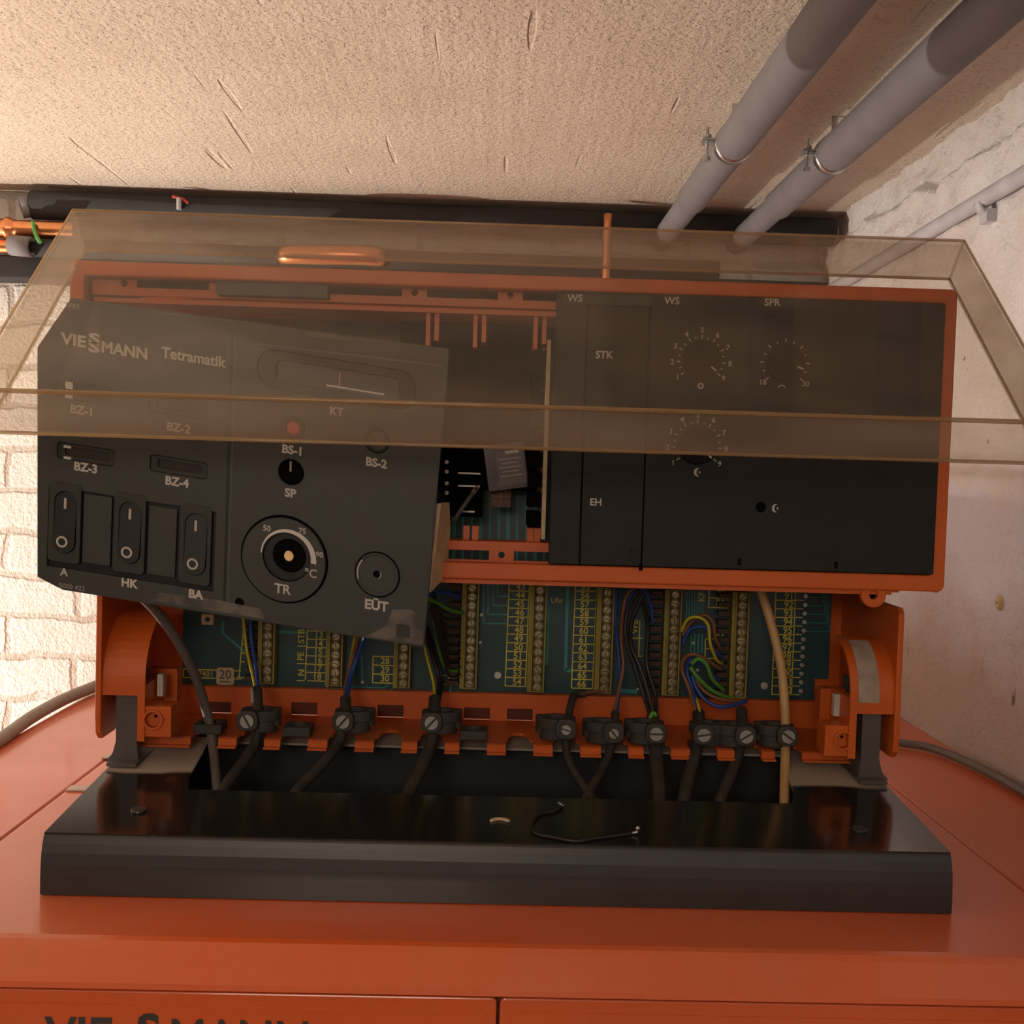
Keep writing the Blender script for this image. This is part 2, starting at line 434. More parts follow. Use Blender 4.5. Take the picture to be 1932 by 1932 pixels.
# ================================================================== STRUCTURE
ZC = 1.93; YB = 2.0; XR = 0.62
def struct(mb, name, m):
    o = mb.build(name, m); o['kind'] = 'structure'; return o
struct(MB().box(-2.4, 0.95, -2.2, YB+0.15, ZC, ZC+0.12), 'ceiling', 'ceiling_plaster')
struct(MB().box(-2.4, 0.95, YB, YB+0.15, 0, ZC), 'wall_back', 'brick_white')
struct(MB().box(-2.55, -2.4, -2.2, YB+0.15, 0, ZC+0.12), 'wall_left', 'floor_concrete')
struct(MB().box(-2.55, 0.95, -2.35, -2.2, 0, ZC+0.12), 'wall_front', 'floor_concrete')
struct(MB().box(-2.55, 0.95, -2.35, YB+0.15, -0.1, 0), 'floor', 'floor_concrete')

def vnoise(x, y, seed):
    """smooth value noise on arrays"""
    xi = np.floor(x).astype(int); yi = np.floor(y).astype(int); fx = x-xi; fy = y-yi
    fx = fx*fx*(3-2*fx); fy = fy*fy*(3-2*fy)
    def h(a, b):
        n = (a*374761393 + b*668265263 + seed*1442695041) & 0x7fffffff
        n = ((n ^ (n >> 13))*1274126177) & 0x7fffffff
        return ((n ^ (n >> 16)) & 0xffff)/65535.0
    return (h(xi, yi)*(1-fx)+h(xi+1, yi)*fx)*(1-fy)+(h(xi, yi+1)*(1-fx)+h(xi+1, yi+1)*fx)*fy
def wall_right():
    ys = np.concatenate([np.linspace(-2.2, 0.95, 12), np.linspace(0.96, YB, 250)])
    zs = np.concatenate([np.linspace(0, 0.98, 6), np.linspace(0.99, ZC+0.02, 240)])
    Yg, Zg = np.meshgrid(ys, zs, indexing='ij')
    n1 = vnoise(Yg*9, Zg*9, 1); n2 = vnoise(Yg*26, Zg*26, 2); n3 = vnoise(Yg*70, Zg*70, 3)
    # a thick layer of old plaster ends in a broken edge under the ceiling and at the back corner
    edge = ZC - 0.028 - 0.03*vnoise(Yg*14, Yg*0+3.3, 5) - 0.012*vnoise(Yg*50, Yg*0+1.3, 8)
    lay = np.clip((edge-Zg)/0.012, 0, 1)
    hi = np.clip((Zg-1.62)/0.2, 0, 1)
    d = 0.006*n1 + (0.003+0.009*hi)*n2 + (0.001+0.004*hi)*n3 + 0.020*lay
    # ragged shallow step shaped along the lamp's shadow boundary
    e2 = 1.455 + 0.012*vnoise(Yg*30, Yg*0+0.7, 9)
    d = d + 0.003*np.clip((Zg-e2)/0.006, 0, 1)
    X = XR + 0.024 - d
    ny, nz = Yg.shape
    vs = [(float(X[i, j]), float(Yg[i, j]), float(Zg[i, j])) for i in range(ny) for j in range(nz)]
    fs = [(i*nz+j, i*nz+j+1, (i+1)*nz+j+1, (i+1)*nz+j) for i in range(ny-1) for j in range(nz-1)]
    mb = MB(); mb.add(vs, fs, smooth=True)
    # back of the wall
    mb.box(XR+0.03, 0.95, -2.2, YB, 0, ZC)
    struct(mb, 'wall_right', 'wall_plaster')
wall_right()

# ================================================================== BOILER
ZT = 1.097
BC = 0.0165
boiler = thing('boiler', 'orange painted steel boiler casing under the black console tray', 'boiler', (BC, 1.2, 0))
def top_sheet(x0, x1, y0, y1, hole=None):
    M = Matrix(((1, 0, 0, 0), (0, 1, 0, 0), (0, 0, 1, ZT), (0, 0, 0, 1)))
    loops = [[(x0, y0), (x1, y0), (x1, y1), (x0, y1)]]
    if hole: loops.append([(hole[0], hole[2]), (hole[0], hole[3]), (hole[1], hole[3]), (hole[1], hole[2])])
    return loops, M
mb = MB(); lo_, M_ = top_sheet(BC-0.4525, BC+0.4525, 0.772, 1.66, (-0.262, 0.285, 0.875, 1.10)); mb.shape(lo_, 0, 0.003, M=M_)
# bend, slanted band and return at the front
prof = [(0.772, ZT), (0.767, ZT-0.0012), (0.763, ZT-0.0045), (0.7455, 1.0745), (0.7445, 1.0705), (0.752, 1.0700), (0.768, 1.090), (0.772, ZT-0.003)]
def extr_x(mb, prof, x0, x1, smooth=False):
    n = len(prof)
    vs = [(x, p[0], p[1]) for x in (x0, x1) for p in prof]
    fs = [(i, (i+1) % n, n+(i+1) % n, n+i) for i in range(n)]
    mb.add(vs, fs, smooth=smooth); mb.add(vs, [tuple(range(n))[::-1], tuple(range(n, 2*n))]); return mb
extr_x(mb, prof, BC-0.4525, BC+0.4525)
mb.build('top_hood', 'orange_paint', boiler)
for sgn in (-1, 1):
    mb = MB()
    xa = BC+sgn*0.4555; xb = BC+sgn*0.611
    pr = [(xa, ZT-0.012), (xa, ZT-0.0015), (xa+sgn*0.0015, ZT)]
    for k in range(7):
        a = math.radians(90*k/6); pr.append((xb-sgn*0.016+sgn*0.016*math.sin(a), ZT-0.016+0.016*math.cos(a)))
    pr += [(xb, 0.06), (xb-sgn*0.004, 0.06), (xb-sgn*0.004, ZT-0.02), (xa, ZT-0.012)]
    pr = pr[:-1]
    n = len(pr); y0, y1 = 0.77, 1.66
    vs = [(p[0], y, p[1]) for y in (y0, y1) for p in pr]
    fs = [(i, (i+1) % n, n+(i+1) % n, n+i) for i in range(n)]
    mb.add(vs, fs); mb.add(vs, [tuple(range(n)), tuple(range(n, 2*n))])
    mb.box(*sorted((xa, xb)), 0.752, 0.772, 0.06, ZT-0.006)
    mb.build('side_panel', 'orange_paint', boiler)
mb = MB().box(BC-0.600, BC+0.600, 1.655, 1.665, 0.06, ZT-0.01)
mb.build('rear_panel', 'orange_paint', boiler)
mb = MB()
mb.box(BC-0.46, BC+0.46, 0.754, 0.772, 1.0, 1.0712)       # dark gap behind the doors
mb.box(BC-0.458, BC-0.4515, 0.774, 1.655, ZT-0.010, ZT-0.008); mb.box(BC+0.4515, BC+0.458, 0.774, 1.655, ZT-0.010, ZT-0.008)
mb.build('seam_backing', 'orange_gap', boiler)
xs = PY(940, 1900, 0.748).x
for a, b in ((BC-0.458, xs-0.0012), (xs+0.0012, BC+0.458)):
    mb = MB(); n0 = 0.748
    Mx = Matrix(((1, 0, 0, 0), (0, 0, -1, n0), (0, 1, 0, 0), (0, 0, 0, 1)))
    mb.shape(rrect(b-a, 0.95, 0.004, (a+b)/2, 1.0675-0.475), 0, 0.006, 0.0012, M=Mx)
    mb.shape([rrect(b-a-0.012, 0.93, 0.004, (a+b)/2, 1.0675-0.475), rrect(b-a-0.015, 0.927, 0.003, (a+b)/2, 1.0675-0.475)[::-1]], 0.0006, 0.001, M=Mx)
    mb.build('door', 'orange_paint', boiler)
MB().box(BC-0.55, BC+0.55, 0.79, 1.62, 0.0, 0.06).build('plinth', 'cavity_black', boiler)
# black well under the console
mb = MB()
x0, x1, y0, y1 = -0.266, 0.289, 0.871, 1.104
mb.box(x0, x1, y0, y1, 0.90, 0.904)
for q in ((x0, x0+.003, y0, y1), (x1-.003, x1, y0, y1), (x0, x1, y0, y0+.003), (x0, x1, y1-.003, y1)): mb.box(*q, 0.904, ZT-0.0035)
mb.build('cable_well', 'cavity_black', boiler)
# lettering on the front
Mf = fr(340, 1960, 0.7478)
mb = MB(Mf)
mb.text('VIE', -260+4, 0, 98, bold=1.6, align='LEFT', sx=0.96, front=0.8)
mb.text('S', -61, 13, 86, bold=2.6, sx=1.08, front=0.8); mb.text('S', -61, -30, 86, bold=2.6, sx=1.08, front=0.8)
mb.text('MANN', -22, 0, 98, bold=1.6, align='LEFT', sx=0.92, front=0.8)
mb.build('maker_lettering', 'letter_dark', boiler)

# ================================================================== CONSOLE TRAY
XT0, XT1 = -0.3505, 0.3845
tray = thing('console_tray', 'black sheet metal console tray standing on top of the orange boiler', 'tray', ((XT0+XT1)/2, 0.98, ZT))
mb = MB()
pr = [(0.8400, ZT+0.0008)]
for k in range(6):
    pr.append([(0.840, 1.112), (0.8405, 1.122), (0.8418, 1.131), (0.8437, 1.138), (0.8458, 1.1427), (0.8485, 1.1456)][k])
pr += [(0.8515, 1.1434), (0.8475, 1.139), (0.8435, 1.122), (0.8425, ZT+0.0008)]
extr_x(mb, pr, XT0, XT1)
mb.build('front_fascia', 'tray_paint', tray)
sl = math.atan2(1.1690-1.1458, 1.112-0.847); L_ = math.hypot(1.1690-1.1458, 1.112-0.847)
Mt = Matrix.Translation((0, 0.847, 1.1458)) @ Matrix.Rotation(sl, 4, 'X')
mb = MB(Mt)
outer = [(XT0, 0), (XT1, 0), (XT1, L_), (XT0, L_)]
yf, yk = 0.0935, 0.218
hole = [(-0.262, yf), (-0.270, yf+0.03), (-0.277, yk), (0.303, yk), (0.290, yf+0.03), (0.280, yf)]
dots = []
for (dx, dy) in ((-0.285, 0.236), (0.302, 0.236)):
    dots.append(circ(0.011, dx, dy, 18, 0.006)[::-1])
mb.shape([outer, hole[::-1]]+dots, 0, 0.0022)
mb.build('top_plate', 'tray_top_dusty', tray)
mb = MB()
for x in (XT0, XT1-0.0022):
    vs = [(x, 0.842, ZT+0.0008), (x, 1.112, ZT+0.0008), (x, 1.112, 1.1665), (x, 0.848, 1.1433)]
    vs += [(v[0]+0.0022, v[1], v[2]) for v in vs]
    mb.add(vs, [(0, 1, 2, 3), (7, 6, 5, 4), (0, 4, 5, 1), (1, 5, 6, 2), (2, 6, 7, 3), (3, 7, 4, 0)])
mb.box(XT0, XT1, 1.110, 1.112, ZT+0.0008, 1.1665)
mb.build('side_flange', 'tray_paint', tray)
def on_tray(px, py, up=0.0):
    d = ray(px, py); n = Mt.to_3x3() @ Vector((0, 0, 1)); p0 = Mt.translation + n*up
    t = (p0-CAM).dot(n)/d.dot(n); return CAM+d*t
for (px, py) in ((262, 1531), (1622, 1567)):
    c = on_tray(px, py); mb = MB(Matrix.Translation(c) @ Matrix.Rotation(sl, 4, 'X'))
    mb.shape(circ(0.0065, n=20), 0.0022, 0.0022, 0.0006); mb.shape(rrect(0.010, 0.0012), 0.0024, 0.001)
    mb.build('tray_screw', 'tray_paint', tray)
# upright brackets that carry the control housing
for (xa, xb, sg) in ((PY(220, 1390, 1.0).x, PY(259, 1390, 1.0).x, -1), (PY(1624, 1400, 1.0).x, PY(1659, 1400, 1.0).x, 1)):
    mb = MB()
    xe = xa if sg < 0 else xb      # outer edge flares towards the foot
    Mx = Matrix(((1, 0, 0, 0), (0, 0, -1, 0.998), (0, 1, 0, 0), (0, 0, 0, 1)))
    zb = 1.1605
    if sg < 0: pts = [(xa-0.010, zb), (xb+0.002, zb), (xb, zb+0.02), (xb, 1.25), (xa, 1.25), (xa, zb+0.02), (xa-0.003, zb+0.008)]
    else: pts = [(xa-0.002, zb), (xb+0.010, zb), (xb+0.003, zb+0.008), (xb, zb+0.02), (xb, 1.25), (xa, 1.25), (xa, zb+0.02)]
    mb.shape(pts, 0, 0.003, M=Mx)
    mb.box(xa, xa+0.003, 1.0, 1.06, zb+0.004, 1.25)
    mb.box(xa-0.004, xb+0.004, 0.985, 1.07, zb-0.0005, zb+0.0025)
    mb.build('upright_bracket', 'grey_bracket', tray)
# light metal fixing tabs sticking out at the left edge
for (px, py) in ((140, 1484), (206, 1424)):
    c = PZ(px, py, ZT+0.003); MB().box(c.x-0.006, XT0+0.003, c.y-0.008, c.y+0.008, ZT+0.0005, ZT+0.002).build('fixing_tab', 'cream_plastic', tray)
c = PY(78, 1583, 0.862); MB().tube([(XT0-0.004, c.y, c.z), (XT0+0.004, c.y, c.z)], 0.004, 12).build('side_screw', 'zinc_metal', tray)

# ================================================================== CONTROL HOUSING (orange)
HY = 0.965; BY = 1.14
HX0, HX1 = -0.3825, 0.4205
HZ0, HZ1 = 1.3466, 1.6235
hous = thing('control_housing', 'orange plastic control housing on two grey uprights behind the clear cover', 'housing', (0.018, 1.05, 1.18))
WX = Matrix(((1, 0, 0, 0), (0, 0, -1, 0), (0, 1, 0, 0), (0, 0, 0, 1)))    # u=X, v=Z, w=-Y
def at(Y): return Matrix.Translation((0, Y, 0)) @ WX
mb = MB(at(HY))
ox, oz = (HX0+HX1)/2, (HZ0+HZ1)/2
outer = rrect(HX1-HX0, HZ1-HZ0, 0.006, ox, oz)
inner = rrect(HX1-HX0-0.026, 1.6105-1.3618, 0.002, ox, (1.6105+1.3618)/2)
mb.shape([outer, inner[::-1]], 0, 0.012, 0.0015)
mb.build('front_frame', 'orange_plastic', hous)
mb = MB()
for b in ((HX0+0.001, HX0+0.005, 0.975, 1.145, 1.345, 1.622), (HX1-0.005, HX1-0.001, 0.975, 1.145, 1.345, 1.622),
          (HX0+0.001, HX1-0.001, 0.975, 1.145, 1.6185, 1.6225), (HX0+0.002, HX1-0.002, 1.155, 1.158, 1.35, 1.62)): mb.box(*b)
mb.build('upper_shell', 'orange_plastic', hous)
# lower lip under the frame
mb = MB(); xr = PY(1680, 1110, 0.975).x
mb.box(HX0+0.02, xr, 0.9715, 1.0, 1.3420, 1.3472)
mb.build('lower_lip', 'orange_plastic', hous)
# slotted rails above and below the plug-in modules
def rail(z0, z1, zd, slots, dots, name):
    mb = MB(at(0.982)); xL, xR = HX0+0.014, 0.06
    loops = [[(xL, z0), (xR, z0), (xR, z1), (xL, z1)]]
    for a, b, c, d in slots: loops.append([(a, c), (a, d), (b, d), (b, c)])
    for x, z in dots: loops.append(circ(0.0032, x, z, 16)[::-1])
    mb.shape(loops, 0, 0.004)
    return mb
X_ = lambda px, py, Y=0.982: PY(px, py, Y).x
Z_ = lambda px, py, Y=0.982: PY(px, py, Y).z
per = X_(963, 558)-X_(782, 552)
zt0, zt1 = Z_(690, 557), Z_(690, 536)
sl_, dt_ = [], []
d0 = X_(782, 552); zd = Z_(782, 552)
for k in range(-5, 2):
    x = d0+k*per
    if x-0.01 > HX0+0.02: dt_.append((x, zd))
    a, b = x+0.0115, x+per-0.0115
    a = max(a, HX0+0.022); b = min(b, 0.056)
    if b-a > 0.01: sl_.append((a, b, zt0, zt1))
mb = rail(Z_(690, 572), 1.6105, 0, sl_, dt_, 't'); mb.build('upper_rail', 'orange_plastic', hous)
mb = MB()
for px in (815, 905, 1020): 
    x = X_(px, 610); mb.box(x-0.006, x-0.002, 0.99, 1.02, 1.560, 1.592); mb.box(x+0.002, x+0.006, 0.99, 1.02, 1.565, 1.592)
mb.box(HX0+0.014, 0.056, 0.985, 1.02, 1.590, 1.594)
mb.build('upper_guide', 'orange_plastic', hous)
zb0, zb1 = Z_(900, 1056), Z_(900, 1038)
sl_, dt_ = [], []
d0 = X_(946, 1047); zd = Z_(946, 1047)
for k in range(-4, 1):
    x = d0+k*per
    if x-0.01 > HX0+0.02: dt_.append((x, zd))
    a, b = max(x+0.0115, HX0+0.022), min(x+per-0.0115, 0.056)
    if b-a > 0.01: sl_.append((a, b, zb0, zb1))
a, b = HX0+0.02, dt_[0][0]-0.0115
mb = rail(1.3590, Z_(900, 1021), 0, sl_, dt_, 'b'); mb.build('lower_rail', 'orange_plastic', hous)
mb = MB(); zf = Z_(900, 1021)-0.0035
mb.box(HX0+0.014, 0.056, 0.985, 1.018, zf, zf+0.003)
for px in (880, 897, 1000, 1013):
    x = PY(px, 1005, 1.01).x; mb.box(x-0.003, x+0.003, 1.006, 1.018, zf+0.003, zf+0.016)
mb.build('lower_guide', 'orange_plastic', hous)
# grey stub module still sitting in the upper rail
mb = MB(fr(514, 528, 0.972)); mb.shape(rrect(208, 62, 3), 0, 30, 2); mb.shape(rrect(200, 8, 0, 0, -3), 2, 3)
mb.build('rail_module', 'grey_bracket', hous)
# hinge lug at the lower right of the frame
mb = MB(fr(1649, 1123, 0.9685)); mb.shape([circ(24, n=28), circ(8.5, n=18)[::-1]], 0, 16, 1.5); mb.shape([(-60, 6), (-15, 6), (-15, 20), (-60, 20)], -2, 10)
mb.shape(rrect(40, 16, 0, 28, 14), -2, 10)
o = mb.build('hinge_lug', 'orange_plastic', hous); MB(fr(1649, 1123, 0.9685)).shape(circ(9), -14, 2).build('lug_bore_dark', 'cavity_black', o)  # black disc added behind the bore to make it dark
# lower housing: back plate, side cheeks
LX0, LX1 = -0.3635, 0.3945
mb = MB(); mb.box(LX0, LX1, 1.150, 1.154, 1.18, 1.61)
mb.build('back_plate', 'orange_plastic', hous)
for sg, xo in ((-1, LX0), (1, LX1)):
    My = Matrix(((0, 0, -sg, xo), (1, 0, 0, 0), (0, 1, 0, 0), (0, 0, 0, 1)))      # u=Y, v=Z
    mb = MB(My)
    zt = 1.3275 if sg > 0 else 1.34
    pts = [(0.988, 1.205), (0.990, 1.190), (0.998, 1.182), (1.012, 1.184), (1.018, 1.20), (1.15, 1.20), (1.15, zt), (0.994, zt), (0.989, zt-0.005)]
    pts = [(0.988, 1.205), (0.9895, 1.190), (0.996, 1.1835), (1.028, 1.1835), (1.040, 1.188), (1.048, 1.20), (1.157, 1.20), (1.157, zt), (0.994, zt), (0.989, zt-0.005)]
    if sg < 0: pts = pts[::-1]
    mb.shape(pts, 0.0055, 0.0055, 0.001)
    mb.build('side_cheek', 'orange_plastic', hous)
# curved arms (quarter drums) beside the cheeks
def drum(xa, xb, zs, r, yf=0.992, zbot=1.217):
    mb = MB(); seg = 12; pts = [(yf, zbot), (yf, zs)]
    for k in range(1, seg+1):
        a = math.radians(90*k/seg); pts.append((yf+r-r*math.cos(a), zs+r*math.sin(a)))
    ins = [(y+0.003, z) if i < 3 else (y+0.002, z-0.003) for i, (y, z) in enumerate(pts)][::-1]
    extr_x(mb, pts+ins, xa, xb)
    return mb, pts
xi_l, xi_r = PY(272, 1290, 0.99).x, PY(1607, 1300, 0.99).x
zl0 = PY(240, 1313, 0.99).z
mb, _ = drum(LX0+0.004, xi_l, 1.236, 0.062, zbot=zl0)
mb.box(xi_l-0.0065, xi_l+0.0004, 0.9912, 1.05, 1.1825, 1.2355); mb.build('curved_arm', 'orange_plastic', hous)
mb, dp = drum(xi_r, LX1-0.004, 1.240, 0.052, zbot=zl0)
mb.box(xi_r-0.0004, xi_r+0.0065, 0.9912, 1.05, 1.1825, 1.2395); arm = mb.build('curved_arm', 'orange_plastic', hous)
# cream sticker that follows the right arm
sx0, sx1 = PY(1622, 1300, 0.99).x, PY(1661, 1300, 0.99).x
prs = [(0.9912, 1.2365)]+[(0.9912+0.0528-0.0528*math.cos(math.radians(a)), 1.240+0.0528*math.sin(math.radians(a))) for a in range(0, 76, 8)]
mb = MB(); n = len(prs)
vs = [(sx0, y, z) for y, z in prs]+[(sx1, y, z) for y, z in prs]
vs += [(x, y+0.0006, z-0.0003) for x, y, z in vs]
fs = []
for i in range(n-1): fs += [(i, i+1, n+i+1, n+i), (2*n+i, 3*n+i, 3*n+i+1, 2*n+i+1)]
mb.add(vs, fs, smooth=True); s_ = mb.build('arm_sticker', 'sticker_dusty', hous); s_['label'] = 'dusty cream sticker on the right arm'
# screw bosses
for (px, py, x0p, x1p, y0p, y1p) in ((289, 1358, 270, 322, 1333, 1391), (1591, 1397, 1556, 1612, 1369, 1428)):
    M_ = fr(px, py, 0.9925)
    mb = MB(M_)
    mb.shape([rrect(x1p-x0p, y1p-y0p, 2, (x0p+x1p)/2-px, py-(y0p+y1p)/2), circ(15)[::-1]], -2, 50)
    mb.shape([circ(19), circ(15)[::-1]], 4, 12, 0.8); mb.shape([circ(15.5), circ(3, 1, 4)[::-1]], -12, 3)
    mb.build('screw_boss', 'orange_plastic', hous)
    MB(M_).shape(circ(4, 1, 4), -14, 3).build('boss_hole', 'cavity_black', hous)
for px, py in ((302, 1293), (1579, 1331)):
    mb = MB(fr(px, py, 1.02)); mb.shape(rrect(11, 42, 1), 0, 14); mb.build('latch_pin', 'cream_plastic', hous)
    sg = 1 if px < 900 else -1
    mb = MB(fr(px+sg*2, py, 1.05)); mb.shape(rrect(60, 64, 4), 0, 30, 1); mb.build('latch_block', 'orange_plastic', hous)
# rear rail with rectangular pockets, floor with cable slots
RZ0, RZ1 = 1.1770, 1.2060
pk = [(412, 1337), (574, 1338), (737, 1343), (900, 1348), (981, 1350)]
rx0, rx1 = PY(322, 1340, 1.13).x, PY(1556, 1370, 1.13).x
loops = [[(rx0, RZ0), (rx1, RZ0), (rx1, RZ1), (rx0, RZ1)]]
for px, py in pk:
    c = PY(px, py, 1.13); loops.append(rrect(0.0275, 0.0145, 0, c.x, c.z)[::-1])
mb = MB(at(1.130)); mb.shape(loops, 0, 0.003)
mb.build('rear_rail', 'orange_plastic', hous)
mb = MB().box(rx0, rx1, 1.136, 1.139, RZ0, RZ1-0.002)
mb.build('rail_backing', 'orange_gap', hous)
slots = [390, 476, 558, 646, 733, 814, 893, 980, 1068, 1158, 1238, 1325, 1408, 1484]
Mz = Matrix(((1, 0, 0, 0), (0, 1, 0, 0), (0, 0, 1, 1.1770), (0, 0, 0, 1)))
edge = [(rx0, 1.131), (rx1, 1.131), (rx1, 1.034)]
for px in reversed(slots):
    x = PY(px, 1400, 1.04).x
    edge += [(x+0.0135, 1.034), (x+0.0135, 1.052), (x+0.0115, 1.054)]
    for k in range(1, 8):
        a = math.radians(180*k/8); edge.append((x+0.0115*math.cos(a), 1.056+0.024*math.sin(a)))
    edge += [(x-0.0115, 1.054), (x-0.0135, 1.052), (x-0.0135, 1.034)]
edge += [(rx0, 1.034)]
mb = MB(Mz); mb.shape(edge, 0, 0.003)
xsl = [PY(px, 1400, 1.04).x for px in slots]
tabs = [(rx0, xsl[0]-0.0135)]+[(xsl[i]+0.0135, xsl[i+1]-0.0135) for i in range(len(xsl)-1)]+[(xsl[-1]+0.0135, rx1)]
for a, b in tabs:
    if b-a > 0.003: extr_x(MB(), [(1.026, 1.1680), (1.0355, 1.1680), (1.0355, 1.1765), (1.031, 1.1765), (1.031, 1.1700), (1.026, 1.1700)], a, b).build('floor_tab', 'orange_plastic', hous)
mb.build('slotted_floor', 'orange_plastic', hous)

# ================================================================== CIRCUIT BOARD
brd = thing('circuit_board', 'teal circuit board with yellow print and rows of screw terminals in the housing', 'circuit board', (0.02, BY, 1.206))
bx0, bx1 = PY(345, 1200, BY).x, PY(1566, 1200, BY).x
mb = MB(at(BY)); zc_ = PY(1540, 1280, BY).z; xc_ = PY(1535, 1330, BY).x
mb.shape([(bx0, 1.206), (xc_, 1.206), (xc_, zc_), (bx1, zc_), (bx1, 1.60), (bx0, 1.60)], 0, 0.0016)
mb.build('board', 'board_teal', brd)
def FB(px, py, Y=BY-0.0004): return fr(px, py, Y)
ROW = 16.9
strips = [  # screw column: top px,py ; bottom px,py ; rows
    (507, 1183, 501, 1283, 7), (634, 1202, 631, 1287, 6), (762, 1223, 758, 1291, 5), (892, 1109, 885, 1293, 12), (1019, 1113, 1013, 1299, 12),
    (1146, 1117, 1141, 1302, 12), (1274, 1121, 1268, 1306, 12), (1402, 1125, 1395, 1311, 12)]
sc_mesh = None
TBY = 1.122
for si, (xt, yt, xb, yb, n) in enumerate(strips):
    # continue the shorter strips up behind the loose panel
    dx, dy = (xb-xt)/(n-1), (yb-yt)/(n-1)
    nn = max(n, 8)
    xt2, yt2 = xb-dx*(nn-1), yb-dy*(nn-1)
    cxp, cyp = (xt2+xb)/2, (yt2+yb)/2; hh = (yb-yt2)+ROW+1
    M_ = fr(cxp, cyp, TBY, ez=(0.003, 0, 1))
    mb = MB(M_)
    loops = [rrect(26, hh, 1)] + [circ(7.2, 0, (k-(nn-1)/2)*dy, 16)[::-1] for k in range(nn)]
    mb.shape([rrect(27, hh, 1), rrect(21, hh-4, 1)[::-1]], 0.0, 30, 0.4)
    for k in range(nn): mb.shape([circ(8.4, 0, (k-(nn-1)/2)*dy, 18), circ(6.9, 0, (k-(nn-1)/2)*dy, 18)[::-1]], 0.2, 4)
    mb.shape(rrect(5.5, hh, 0, -16.3, 0), -3, 26)
    st = mb.build('terminal_strip', 'terminal_olive', brd)
    mb = MB(M_); mb.shape(rrect(22, hh-3, 0), -3.5, 22)
    mb.build('terminal_core', 'terminal_dark', st)
    # wire entry side of the strip
    if si in (0, 3, 6, 7):
        mb = MB(M_)
        for k in range(nn): mb.shape(rrect(22, 9, 1, -33, (k-(nn-1)/2)*dy), -8, 18)
        mb.build('entry_block', 'terminal_dark', st)
    for k in range(nn):
        u, v = 0, (k-(nn-1)/2)*dy
        if sc_mesh is None:
            mb = MB(M_ @ Matrix.Translation((u, v, 0)))
            mb.shape(circ(6.6, n=16), -1.2, 8, 0.8)
            c = M_ @ Vector((u, v, 0)); mb.v = [q-c for q in mb.v]
            me = bpy.data.meshes.new('terminal_screw'); me.from_pydata(mb.v, [], mb.f); me.materials.append(MATS['terminal_screw'])
            mb2 = MB(M_ @ Matrix.Translation((u, v, 0))); mb2.shape(rrect(11, 1.5), -0.9, 1.2); mb2.v = [q-c for q in mb2.v]
            nb = len(me.vertices)
            allv = mb.v+mb2.v; allf = mb.f+[tuple(i+len(mb.v) for i in f) for f in mb2.f]
            me = bpy.data.meshes.new('terminal_screw'); me.from_pydata(allv, [], allf)
            me.materials.append(MATS['terminal_screw']); me.materials.append(MATS['terminal_dark'])
            for i, p in enumerate(me.polygons):
                if i >= len(mb.f): p.material_index = 1
            sc_mesh = me
        o = bpy.data.objects.new('terminal_screw', sc_mesh); COL.objects.link(o); o.parent = st
        o.location = (M_ @ Vector((u, v, 0)))-WL[st.name]; o.rotation_euler = (0, random.uniform(0, 3.1), 0)
# yellow print: grids, numbers, letters
mb = MB()
def line(px0, py0, px1, py1, w=2.0, mbx=None, Y=BY-0.0004):
    a = PY(px0, py0, Y); b = PY(px1, py1, Y); d = (b-a); Ln = d.length; d.normalize()
    n = Vector((-d.z, 0, d.x))*(w*Y/F/2)
    q = [a-n, b-n, b+n, a+n]; o = Vector((0, -0.0003, 0))
    (mbx or mb).add(q+[v+o for v in q], [(0, 3, 2, 1), (4, 5, 6, 7), (0, 1, 5, 4), (2, 3, 7, 6), (1, 2, 6, 5), (3, 0, 4, 7)], Matrix.Identity(4))
def grid(xl, xr, ytop, ybot, n, first, tx, lean=-4.5, size=18, skip=()):
    """n rows of ROW px between ytop and ybot with numbers; lean = px drift of x from top to bottom"""
    H = ybot-ytop
    for k in range(n+1):
        y = ytop+H*k/n; x = lean*k/n
        line(xl+x, y, xr+x, y+0.029*(xr-xl))
    line(xl, ytop, xl+lean, ybot); line(xr, ytop+0.029*(xr-xl), xr+lean, ybot+0.029*(xr-xl))
    for k in range(n):
        if first+k in skip: continue
        y = ytop+H*(k+0.5)/n+1; x = tx+lean*(k+0.5)/n
        mb.text(str(first+k), 0, 0, size, bold=0.25, M=FB(x, y))
grid(580, 618, 1190, 1284, 6, 13, 602, -4, 17); line(560, 1284, 580, 1284)
for t, x, y, L2 in (('N', 569, 1269, 18), ('PE', 568, 1238, 18), ('STB', 569, 1200, 18)): mb.text(t, 0, 0, 17, bold=0.25, rot=90, M=FB(x, y))
line(561, 1252, 580, 1252); line(561, 1219, 580, 1219)
grid(704, 745, 1238, 1288, 3, 28, 727, -1, 17)
grid(835, 872, 1274, 1291, 1, 42, 850, 0, 17)
grid(961, 999, 1098, 1294, 12, 43, 983, -8, 17.5)
grid(1086, 1126, 1098, 1298, 12, 55, 1105, -8, 17.5)
grid(1338, 1374, 1110, 1146, 2, 79, 1360, -1, 18)
grid(1331, 1352, 1205, 1242, 2, 300, 1345, -1, 5, skip=(300, 301)); mb.text('84', 0, 0, 16, bold=0.2, M=FB(1358, 1202))
grid(1464, 1501, 1116, 1310, 12, 91, 1489, -8, 18)
mb.text('VFB', 0, 0, 17, bold=0.2, rot=90, M=FB(1198, 1182)); line(1207, 1170, 1205, 1238); line(1193, 1204, 1212, 1204); line(1193, 1238, 1212, 1238)
mb.text('KF', 0, 0, 17, bold=0.2, rot=90, M=FB(1324, 1126))
for k in range(12): line(1493+0 - k*0.7, 1132+k*16.2, 1516-k*0.7, 1132.6+k*16.2, 1.6)
